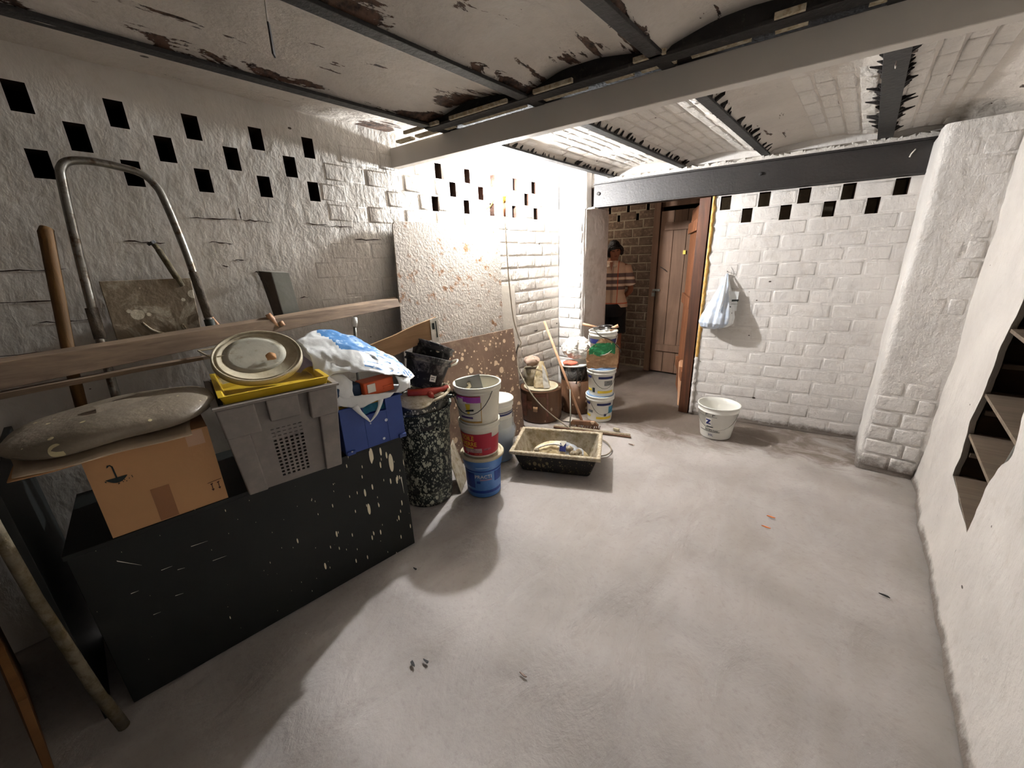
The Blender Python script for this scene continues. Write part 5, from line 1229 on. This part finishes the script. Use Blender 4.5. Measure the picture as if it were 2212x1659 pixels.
white_bucket(.262, 'white paint bucket with grey panel, second up in the stack by the doorway', False, .006)
tbk = thing('blue_band_bucket', 'white bucket with dark blue band on top of the stack by the doorway', 'bucket', (cS[0]-.01, cS[1]+.035, .525))
phs3 = atan2(-(cS[1]+.035), -(cS[0]-.01))
part('body', M().lathe(bucket_prof(.105, .124, .335, .003, .008), 44), M_BUCKET2, tbk, True)
part('label', lab((0, 0, 0), .105, .124, .335, phs3, -1.45, 1.45, .225, .268, n=24), M_NAVY, tbk)
part('bail_handle', bail((0, 0, 0), .128, .29, phs3-.1, .16, 1.4, .012, .0022), M_LAB, tbk, True)
tsk = thing('tan_sack', 'tan paper sack with torn green print leaning on the blue banded bucket', 'sack', (cS[0]+.03, cS[1]-.06, .525))
def tsf(u, v):
    a = 2*pi*u; f = lambda t, e: math.copysign(abs(t)**e, t); z = v; top_ = 1-.55*max(0, v-.72)/.28
    cx = cos(a); hgt = .27*v-(.04*max(0, -cx))*v
    w_ = .125*(1-.10*abs(2*v-1)**3)*top_; d_ = .06*(1-.3*v)*top_
    return Vector((cS[0]+.045+f(cx, .6)*w_*.744-f(sin(a), .7)*d_*.668*-1, cS[1]-.085+f(cx, .6)*w_*.668+f(sin(a), .7)*d_*.744*-1*-1, .526+hgt))
g = M().grid(tsf, 140, 90, True); g.f.append(tuple(range(140*90, 140*91))); crumple(g, .009, 13, 3); crumple(g, .003, 34, 6)
me = g.mesh('paper_body', M_KRAFT, True); me.materials.append(M_GREENP)
for p in me.polygons:
    ctr = p.center; s = (ctr-Vector((cS[0], cS[1], 0))).dot(Vector((.744, .668, 0)))
    if ctr.z > .655+.10*max(0, s+.03)+.012*sin(40*s) and ctr.z < .765 and s < .10 and s > -.14: p.material_index = 1
link('paper_body', me, tsk, True)
hk = thing('coiled_flex', 'dark tangled flex heaped on the top bucket by the doorway', 'cable', (cS[0], cS[1], .87))
cpts = []; rj = random.Random(21)
for i in range(64): a = i*.62; r = .055+.045*sin(i*.7); cpts.append((cS[0]-.01+r*1.25*cos(a)*.9-.02*sin(i*.2), cS[1]+.03+r*sin(a), .872+.022*abs(sin(i*.9))+.008*(i % 5)/5))
part('flex', M().tube(spline(cpts, 4), .004, 6), M_CABLED, hk, True, True)
part('flex_tail', M().tube(spline([(cS[0]-.03, cS[1]-.09, .875), (cS[0]+.04, cS[1]-.10, .83), (cS[0]+.11, cS[1]-.04, .79), (cS[0]+.17, cS[1]+.0, .72), (cS[0]+.185, cS[1]+.01, .68)], 6), .0045, 6), M_CABLED, hk, True, True)
part('white_plug', M().lathe([(.0001, 0), (.022, .0), (.022, .03), (.0001, .034)], 12, (cS[0]+.06, cS[1]-.02, .868)), M_BUCKET2, hk, True, True)
part('dark_cap', M().lathe([(.0001, 0), (.04, .0), (.036, .03), (.0001, .04)], 16, (cS[0]+.01, cS[1]+.03, .875)), M_BLACK, hk, True, True)
part('white_plug', M().lathe([(.0001, 0), (.018, .0), (.018, .02), (.0001, .024)], 12, (cS[0]-.05, cS[1]-.04, .872)), M_LID, hk, True, True)
tag(part('wooden_dowel', M().tube([(cS[0]-.14, cS[1]-.11, .925), (cS[0]-.02, cS[1]+.02, .872)], .013, 8), M_BROOM, None, True), 'pale wooden dowel end sticking out left above the banded bucket', 'dowel')
tag(part('wooden_dowel', M().tube([(cS[0]+.05, cS[1]+.04, .865), (cS[0]+.115, cS[1]+.08, .905)], .016, 8), M_BROOM, None, True), 'pale wooden dowel end sticking up right above the banded bucket', 'dowel')
# brooms and squeegee on the floor
bs_ = thing('broom', 'wooden handled broom leaning left over the brown drums', 'broom', (-1.70, 2.88, 0))
part('handle', M().tube([(-1.712, 2.87, .045), (-2.215, 2.965, .935)], [.0125, .0115], 10), M_BROOM, bs_, True, True)
part('head', M().hexa([Vector(q) for q in ((-1.80, 2.78, .035), (-1.56, 2.90, .035), (-1.58, 2.94, .035), (-1.82, 2.82, .035))], [Vector(q) for q in ((-1.78, 2.795, .075), (-1.60, 2.885, .075), (-1.61, 2.915, .075), (-1.79, 2.825, .075))]), M_DRUM, bs_, world=True, bevel=.004)
m = M(); rj = random.Random(6)
for i in range(60):
    t = i/59; q = Vector((-1.80, 2.79, 0)).lerp(Vector((-1.565, 2.91, 0)), t)+Vector((rj.uniform(-.01, .01), rj.uniform(-.012, .012), 0)); m.tube([q+Vector((0, 0, .036)), q+Vector((rj.uniform(-.012, .02), -.014, .002))], .0035, 4)
part('bristles', m, M_DRUM, bs_, world=True)
sq = thing('floor_squeegee', 'long thin grey floor squeegee lying beside the broom head', 'squeegee', (-1.6, 2.84, 0))
part('blade', M().hexa([Vector(q) for q in ((-1.92, 2.70, .004), (-1.27, 2.925, .004), (-1.285, 2.965, .004), (-1.935, 2.74, .004))], [Vector(q) for q in ((-1.92, 2.702, .022), (-1.27, 2.927, .022), (-1.283, 2.955, .022), (-1.932, 2.732, .022))]), M_TUBIN, sq, world=True, bevel=.003)
part('rubber_edge', M().hexa([Vector(q) for q in ((-1.915, 2.69, .002), (-1.26, 2.915, .002), (-1.265, 2.925, .002), (-1.92, 2.70, .002))], [Vector(q) for q in ((-1.915, 2.69, .016), (-1.26, 2.915, .016), (-1.265, 2.925, .016), (-1.92, 2.70, .016))]), M_DOOR, sq, world=True)
part('handle', M().tube([(-1.78, 2.755, .02), (-1.80, 2.80, .12), (-1.86, 2.88, .34)], .006, 8), M_METAL, sq, True, True)
tag(part('plaster_offcut', M().box(-1.455, -1.40, 2.965, 2.995, .003, .026).wob(.003, 30), M_LID, None, bevel=.003), 'small cream plaster block on the floor near the squeegee end', 'rubble')
tag(part('card_offcut', M().plate([(-1.94, 2.87, .004), (-1.62, 2.98, .004), (-1.64, 3.03, .004), (-1.95, 2.99, .004)], (0, 0, .004)), M_STRIP, None), 'pale flat card scrap on the floor before the second brown drum', 'card')

# ------------------------------------------------------------- right hand bucket and hanging bag
cR = (-.722, 3.425, 0); phr = atan2(-cR[1], -cR[0]); Hr = (.116, .160, .285)
rbk = thing('open_white_bucket', 'open white bucket with blue Z mark standing alone by the back wall', 'bucket', cR)
part('body', M().lathe([(.0001, .003), (.110, .003), (.116, 0), (.118, .006), (.1535, .235), (.1565, .236), (.1575, .243), (.154, .246), (.159, .278), (.164, .280), (.164, .287), (.156, .287), (.150, .24), (.112, .012), (.0001, .010)], 52), M_BUCKET2, rbk, True)
zt = M(); Zs = ((-.015, -.022), (.024, -.022), (.018, -.010), (.004, -.010), (.022, .018), (.018, .024), (-.020, .024), (-.016, .013), (.002, .013), (-.018, -.014))
def onc(x, z, phi0, a0, z0, off): r = conr(*Hr, z0+z)+off; b = phi0+a0+x/r; return Vector((r*cos(b), r*sin(b), z0+z))
part('label', lab((0, 0, 0), *Hr, phr, -.62, -.28, .122, .19, .0012), M_LAB, rbk)
zt.v = [onc(x, z, phr, -.46, .158, .003) for x, z in Zs]+[onc(x, z, phr, -.46, .158, .0036) for x, z in Zs]; n = len(Zs)
zt.f = [tuple(range(n, 2*n))]+[(i, (i+1) % n, n+(i+1) % n, n+i) for i in range(n)]; part('letter_mark', zt, M_NAVY, rbk)
part('label', lab((0, 0, 0), *Hr, phr, -.56, -.16, .110, .117, .002), M_INK, rbk)
part('lettering', ctext('Sandry Fine', .022, (0, 0, 0), *Hr, phr, -.66, .080, slope=-.05), M_INK, rbk)
part('lettering', ctext('20L', .028, (0, 0, 0), *Hr, phr, -.45, .030, slope=-.05), M_NAVY, rbk)
for z in (.205, .072, .066): part('print_line', lab((0, 0, 0), *Hr, phr, -1.1, .25 if z < .1 else .0, z, z+.0035, .0016, n=16), simple('grey_line_print', (130, 128, 122), .5), rbk)
for a0 in (-.62, -.25): part('print_mark', lab((0, 0, 0), *Hr, phr, a0, a0+.03, .212, .232, .0016, n=2), M_INK, rbk); part('print_mark', lab((0, 0, 0), *Hr, phr, a0+.03, a0+.14, .226, .231, .0016, n=3), M_INK, rbk)
part('bail_handle', bail((0, 0, 0), .156, .235, phr-.05, .13, 1.25, .012, .0022), simple('grey_bail', (120, 116, 108), .5), rbk, True)
# bag on its nail
hg = thing('hanging_bag', 'white and blue plastic bag hanging from a nail on the back wall', 'bag', tuple(bw(.18, -.02, 1.33)))
prof = [(0, 1.33, .008, .006), (.0, 1.28, .022, .012), (-.006, 1.22, .045, .028), (-.014, 1.14, .075, .045), (-.022, 1.05, .110, .062), (-.030, .97, .135, .075), (-.038, .92, .138, .078), (-.050, .885, .115, .068), (-.06, .865, .075, .05), (-.062, .857, .02, .02)]
def hgf(u, v):
    t = v*(len(prof)-1); i = min(int(t), len(prof)-2); f = t-i; a = [prof[i][k2]+(prof[i+1][k2]-prof[i][k2])*f for k2 in range(4)]
    an = 2*pi*u; pl_ = 1+.10*sin(an*9+v*3)*(1-v*.6)+.05*sin(an*17)
    return bw(.18+a[0]+a[2]*cos(an)*pl_*.92, -.012-a[3]-a[3]*sin(an)*pl_*.95, a[1])
g = M().grid(hgf, 72, 54, True); g.wob(.004, 25)
me = g.mesh('bag_film', simple('milky_film', (202, 209, 220), .25, .06, 10, .3, 30, 0, (182, 196, 216), .6), True); me.materials.append(M_BAGB); me.materials.append(M_BAGW)
for p in me.polygons:
    j, i = divmod(p.index, 72)
    if j < 16 and 50 < i < 58: p.material_index = 1
    if (i > 58 or i < 8): p.material_index = 2
link('bag_film', me, hg, True)
part('bag_handle', strip([bw(.18, -.03, 1.335), bw(.183, -.075, 1.25), bw(.18, -.12, 1.12), bw(.165, -.155, 1.02)], [.008, .03, .026, .012]), M_BAGW, hg, True, True)
part('bag_corner', crumple(M().grid(lambda u, v: bw(.20+.085*u, -.07+.02*u-.02*v, 1.185-.16*v-.005*u), 8, 10), .004, 20, 2), M_BAGW, hg, True, True)
pm_ = M()
for (u, z, du, dz) in ((.245, 1.105, .05, .016), (.245, 1.082, .05, .003), (.285, 1.10, .006, .022), (.235, 1.055, .010, .010), (.225, .94, .010, .014), (.235, .96, .010, .014), (.245, .98, .010, .014), (.25, 1.0, .010, .012), (.21, .925, .010, .012)):
    y = -.012-.075-.03; pm_.plate([bw(u, -.142+abs(u-.19)*.55, z), bw(u+du, -.140+abs(u+du-.19)*.55, z+.002), bw(u+du, -.138+abs(u+du-.19)*.55, z+dz), bw(u, -.140+abs(u-.19)*.55, z+dz)], bd*.0+Vector((.0003, -.001, 0)))
part('print_marks', pm_, M_INK, hg, world=True)
part('nail', M().tube([bw(.18, .01, 1.345), bw(.18, -.035, 1.345), bw(.18, -.04, 1.352)], .0025, 6), M_STEEL, hg, world=True)
part('string', M().tube(spline([bw(.18, -.03, 1.335), bw(.184, -.03, 1.36), bw(.19, -.012, 1.385)], 4), .0015, 5), M_LAB, hg, world=True)

# ------------------------------------------------------------- left foreground
pp = M().tube([(-1.50, -.262, 1.08), (-1.545, -.262, .66), (-1.60, -.25, .22), (-1.606, -.249, .20), (-1.612, -.248, .18), (-1.640, -.240, .02)], [.013, .014, .0155, .014, .0165, .0165], 12)
tag(part('plastered_pole', pp, M_STICKG, None, True), 'pale plaster-crusted pole leaning at the near left corner of the cabinet', 'pole')
bdr = thing('brown_board', 'dark brown board standing at the left edge near the viewer', 'board', (-1.75, -.5, 0))
part('board', M().plate([(-1.64, -.40, .0), (-2.30, -.50, .0), (-2.30, -.48, .75), (-1.58, -.36, .36)], (0, -.018, 0)), wood('dim_brown_board', (110, 74, 40), (130, 90, 50), .8, 2, .4), bdr, world=True)
dkb = thing('shade_panel', 'black panel added to darken the corner beyond the left end of the cabinet', 'board', (-1.95, -.275, 0))
part('board', M().box(-2.39, -1.74, -.285, -.265, .002, .955), M_CABINET, dkb, world=True, bevel=.002)  # added black panel that keeps this corner dark
# strip hanging from the ceiling
hs2 = thing('hanging_strip', 'narrow black strip dangling by a pale thread from the ceiling', 'strip', (-1.30, .54, 2.2))
part('strip', M().plate([(-1.262, .520, 2.10), (-1.252, .513, 2.10), (-1.176, .480, 2.0), (-1.188, .489, 1.997)], (.003, .003, 0)), M_BLACK, hs2, world=True)
part('thread', M().tube([(-1.37, .568, 2.24), (-1.33, .550, 2.18), (-1.257, .517, 2.098)], .0022, 5), M_LAB, hs2, world=True)
# flakes on the floor
for i, (x, y, s, a, mt, lb) in enumerate(((-.155, 2.42, .014, .3, M_LABO, 'upper orange leaf flake on the bare floor right of centre'), (-.16, 2.30, .014, .2, M_LABO, 'lower orange leaf flake on the bare floor right of centre'),
        (.33, 2.10, .013, -.6, M_BLACK, 'dark splinter on the floor close to the right wall'), (-1.03, .57, .012, 1, M_BLACK, 'dark chip on the floor left of centre, front right one of two'), (-1.06, .53, .013, 2.2, M_BLACK, 'dark chip on the floor left of centre, front left one of two'),
        (-.70, .78, .011, .4, M_DRUM, 'reddish brown flake on the floor at the front centre'), (-1.47, .83, .010, .9, M_BLACK, 'tiny dark chip on the floor just before the cabinet'), (-1.20, 2.80, .016, .2, M_DRUM, 'reddish flake on the floor beyond the end of the squeegee'))):
    m = M().plate([Vector((x+s*1.6*cos(a+b)*k2, y+s*.5*sin(a+b)*k2+s*.8*sin(a)*k2, .003)) for b, k2 in ((0, 1), (1.2, .6), (2.4, .8), (3.3, 1.1), (4.6, .7), (5.6, .8))], (0, 0, .004))
    tag(part('floor_flake', m, mt), lb, 'debris')
# ------------------------------------------------------------- the person in the corridor
PL = (-2.365, 4.59, 0); PR = radians(20)
pe = thing('person', 'person in checked short-sleeved shirt and black shorts standing beyond the doorway', 'person', PL, PR)
J = {}; ED = []; 
def jn(n, p, r, par=None, ry=None):
    J[n] = (len(J), Vector(p), r, ry if ry else r)
    if par: ED.append((J[par][0], J[n][0]))
jn('pelvis', (0, .01, .93), .135, None, .105); jn('waist', (0, .0, 1.05), .118, 'pelvis', .088); jn('chest', (0, .0, 1.24), .145, 'waist', .10)
jn('upper', (0, .0, 1.36), .115, 'chest', .085); jn('neck', (.005, -.012, 1.425), .052, 'upper'); jn('neck2', (.012, -.03, 1.475), .048, 'neck')
jn('head', (.022, -.045, 1.55), .078, 'neck2'); jn('crown', (.026, -.048, 1.62), .072, 'head')
for s, k2 in ((-1, 'l'), (1, 'r')):
    jn('sh'+k2, (s*.155, .01, 1.365), .060, 'upper'); jn('ua'+k2, (s*.205, .02, 1.25), .046, 'sh'+k2); jn('el'+k2, (s*.235, .06, 1.09), .038, 'ua'+k2)
    jn('fa'+k2, (s*.16, .135, 1.02), .034, 'el'+k2); jn('wr'+k2, (s*.075, .165, .97), .024, 'fa'+k2)
    hx0 = s*.03; jn('pa'+k2, (hx0, .172+.012*s, .945), .024, 'wr'+k2, .016)
    for fi, (dx, dz, ln) in enumerate(((-.022, -.020, .9), (-.030, -.008, 1.0), (-.030, .004, .95), (-.024, .016, .75))):
        b = 'f%d%s' % (fi, k2); jn(b, (hx0+s*dx, .176+.012*s, .945+dz*.9), .0085, 'pa'+k2)
        jn(b+'b', (hx0+s*(dx-.024*ln), .182+.012*s, .943+dz*1.25-.006), .0078, b); jn(b+'c', (hx0+s*(dx-.040*ln), .196+.012*s, .940+dz*1.3-.014), .0065, b+'b')
    jn('t'+k2, (hx0+s*.006, .180+.012*s, .970), .010, 'pa'+k2); jn('tb'+k2, (hx0-s*.014, .188+.012*s, .986), .0085, 't'+k2)
    jn('hp'+k2, (s*.085, .01, .86), .092, 'pelvis'); jn('kn'+k2, (s*.10, -.005, .49), .054, 'hp'+k2); jn('cf'+k2, (s*.103, .015, .34), .052, 'kn'+k2)
    jn('an'+k2, (s*.105, .025, .085), .033, 'cf'+k2); jn('he'+k2, (s*.106, .035, .045), .034, 'an'+k2); jn('to'+k2, (s*.125, -.10, .033), .032, 'he'+k2, .028)
me = bpy.data.meshes.new('body'); me.from_pydata([tuple(v[1]) for v in J.values()], ED, []); me.materials.append(M_SKIN)
bo = bpy.data.objects.new('body', me); COL.objects.link(bo)
sk_ = bo.modifiers.new('skin', 'SKIN'); sk_.use_smooth_shade = True
for i, v in enumerate(J.values()): me.skin_vertices[0].data[i].radius = (v[2], v[3])
me.skin_vertices[0].data[0].use_root = True
sb_ = bo.modifiers.new('sub', 'SUBSURF'); sb_.levels = 2; sb_.render_levels = 2
dg = bpy.context.evaluated_depsgraph_get(); nm = bpy.data.meshes.new_from_object(bo.evaluated_get(dg)); bo.modifiers.clear(); bo.data = nm
nm.name = 'body'
# model the head on the grown surface
hc = Vector((.024, -.047, 1.575)); HR = Matrix.Rotation(radians(14), 3, 'Z') @ Matrix.Rotation(radians(-10), 3, 'Y') @ Matrix.Rotation(radians(16), 3, 'X')
def headR(d):
    r = 1/sqrt((d.x/.073)**2+(d.y/.092)**2+(d.z/.112)**2)
    if d.y < 0:
        g = lambda x, z, sx, sz: math.exp(-((d.x-x)/sx)**2-((d.z-z)/sz)**2)
        r += .024*g(0, -.22, .13, .20)+.008*g(0, .12, .5, .12)-.010*g(.33, .0, .16, .12)-.010*g(-.33, .0, .16, .12)+.007*g(0, -.60, .25, .09)-.003*g(0, -.52, .3, .03)+.012*g(0, -.92, .25, .18)
        if d.z < -.3: r *= 1-.10*abs(d.x)
    return r
for v in nm.vertices:
    q = HR.inverted() @ (v.co-hc)
    if q.length > 1e-4 and v.co.z > 1.46 and q.length < .16:
        d = q.normalized(); t = hc+HR @ (d*headR(d)); k2 = min(1, max(0, (v.co.z-1.46)/.045)); k2 *= 1 if d.z > -.75 else max(0, 1-(-.75-d.z)/.2)
        v.co = v.co.lerp(t, k2)
bo.name = 'body'; bo.parent = pe
def hp_(d, off=0): d = Vector(d).normalized(); return hc+HR @ (d*(headR(d)+off))
for s in (-1, 1):
    e_ = M().lathe([(.0001, -.0095), (.0075, -.006), (.0105, 0), (.0075, .006), (.0001, .0095)], 12, tuple(hp_((s*.36, -1, .0), -.006))); part('eye', e_, simple('eye_white', (190, 180, 170), .3), pe, True)
    part('eyebrow', M().tube([hp_((s*.14, -1, .15), .001), hp_((s*.36, -1, .20), .002), hp_((s*.58, -1, .14), .001)], [.003, .004, .002], 6), M_HAIR, pe, True)
    part('iris', M().lathe([(.0001, 0), (.005, 0), (.0001, .002)], 10, mat=Matrix.Translation(hp_((s*.36, -1, -.02), .004)) @ Matrix.Rotation(pi/2, 4, 'X')), M_BLACK, pe, True)
    er = M().grid(lambda u, v: hp_((s*1, -.05+.16*(v-.5)*0, 0), .004)+HR @ Vector((s*.006*sin(pi*u), .016*cos(2*pi*u)*(1-.6*v), .028*sin(2*pi*u)*(1-.6*v)-.01)), 12, 3, True); part('ear', er, M_SKIN, pe, True)
part('mouth', M().tube([hp_((-.20, -1, -.55), .001), hp_((0, -1, -.53), .003), hp_((.20, -1, -.55), .001)], [.002, .005, .002], 6), simple('lips', (120, 62, 52), .5), pe, True)
# bobbed dark hair
def hairf(u, v):
    az = 2*pi*u; front = max(0, cos(az)); el = pi/2-(pi*.5+.62*(1-front**.7)-.62*front)*v if False else None
    lo = -.62+(.98)*(front**.55 if front > 0 else 0)
    zz = 1-(1-lo)*v; th = math.asin(max(-1, min(1, zz))); d = Vector((cos(th)*sin(az), -cos(th)*cos(az), zz if zz > -1 else -1))
    b = d.normalized() if d.length > 1e-4 else Vector((0, 0, 1)); r = 1/sqrt((b.x/.082)**2+(b.y/.100)**2+(b.z/.124)**2)
    q = b*r
    if zz < -.1: q.x *= 1+.35*(-.1-zz); q.y *= 1+.1*(-.1-zz)
    return hc+HR @ q+noise.noise_vector(Vector((u*20, v*6, 0)))*.006
hm_ = M().grid(hairf, 64, 26, True); part('hair', hm_, M_HAIR, pe, True)
for s in (-1, 1):
    hn = M().tube(spline([hp_((s*.65, -.62, .72), .010), hp_((s*.92, -.55, .30), .014), hp_((s*1.0, -.34, -.12), .013), hp_((s*1.0, -.32, -.55), .020), hp_((s*.85, -.5, -.80), .018)], 5), [.010, .014, .016, .018, .019, .020, .021, .022, .022, .022, .022, .022, .022, .021, .020, .019, .018, .016, .014, .010, .005], 10)
    part('hair_lock', hn.wob(.004, 50), M_HAIR, pe, True)
# shirt, sleeves, collar
def loft(rows, nu=40, z=None):
    def fn(u, v):
        t = v*(len(rows)-1); i = min(int(t), len(rows)-2); f = t-i; f2 = f*f*(3-2*f); a = [rows[i][k3]*(1-f2)+rows[i+1][k3]*f2 for k3 in range(5)]
        an = 2*pi*u; return Vector((a[0]+a[2]*math.copysign(abs(cos(an))**.85, cos(an)), a[1]+a[3]*math.copysign(abs(sin(an))**.9, sin(an)), a[4]))
    return M().grid(fn, nu, 40, True)
sh2 = loft([(0, 0, .206, .148, .895), (0, 0, .198, .142, .95), (0, 0, .160, .120, 1.06), (0, 0, .172, .126, 1.20), (0, .0, .190, .122, 1.31), (0, .0, .186, .102, 1.375), (0, 0, .145, .088, 1.425), (.002, -.005, .076, .068, 1.455)])
sh2.wob(.006, 11); part('shirt', sh2, M_SHIRT, pe, True).modifiers.new('s', 'SOLIDIFY').thickness = .003
for s in (-1, 1):
    sl = M().tube([(s*.10, .004, 1.372), (s*.165, .012, 1.352), (s*.205, .02, 1.25), (s*.228, .035, 1.165)], [.060, .072, .066, .068], 20, False).wob(.005, 13); part('sleeve', sl, M_SHIRT, pe, True)
cl = M()
for s in (-1, 1): cl.plate([(s*.062, .01, 1.455), (s*.058, -.045, 1.452), (s*.020, -.110, 1.385), (s*.055, -.108, 1.375), (s*.085, -.045, 1.425)], (0, -.004, .006))
part('collar', cl, simple('collar_cloth', (222, 200, 176), .8), pe)
part('open_neck', M().plate([(-.020, -.100, 1.44), (.022, -.100, 1.44), (.004, -.128, 1.33)], (0, -.003, 0)), M_SKIN, pe)
part('button_placket', M().plate([(-.004, -.1305, 1.32), (.010, -.1305, 1.32), (.012, -.1335, .90), (-.002, -.1335, .90)], (0, -.004, 0)), M_SHIRT, pe)
sr = M()
for s in (-1, 1): sr.tube([(s*.070, .005, .93), (s*.088, .005, .82), (s*.098, 0, .66), (s*.102, 0, .565)], [.112, .108, .098, .100], 20, False)
sr.lathe([(.17, .78), (.186, .85), (.184, .89), (.165, .94)], 30).wob(.004, 9); part('shorts', sr, M_SHORTS, pe, True)
for s in (-1, 1):
    def sf(u, v, s=s):
        a = 2*pi*u; L = .135; y = -.045+L*sin(a)*(1-.08*v); w_ = .046*(1-.35*max(0, -sin(a)-.2))
        return Vector((s*.112+w_*cos(a)*(1-.5*v**3), y, .004+.07*v*(1-.45*max(0, -sin(a)))))
    g = M().grid(sf, 28, 8, True); g.f += [tuple(range(28))[::-1], tuple(range(28*8, 28*9))]; part('shoe', g, M_SHOE, pe, True)

# printed labels belong to the bucket body they are stuck on
for o in list(bpy.data.objects):
    if o.parent is None or o.name.split('.')[0] not in ('lettering', 'label', 'print_mark', 'print_line', 'letter_mark', 'tape_patch', 'torn_paper', 'dark_band', 'picture_patch', 'paper_label', 'handle_recess_shade'): continue
    b = [c for c in o.parent.children if c.name.split('.')[0] == 'body' and c is not o]
    if b: mpi = o.matrix_parent_inverse.copy(); o.parent = b[0]; o.matrix_parent_inverse = Matrix.Identity(4)
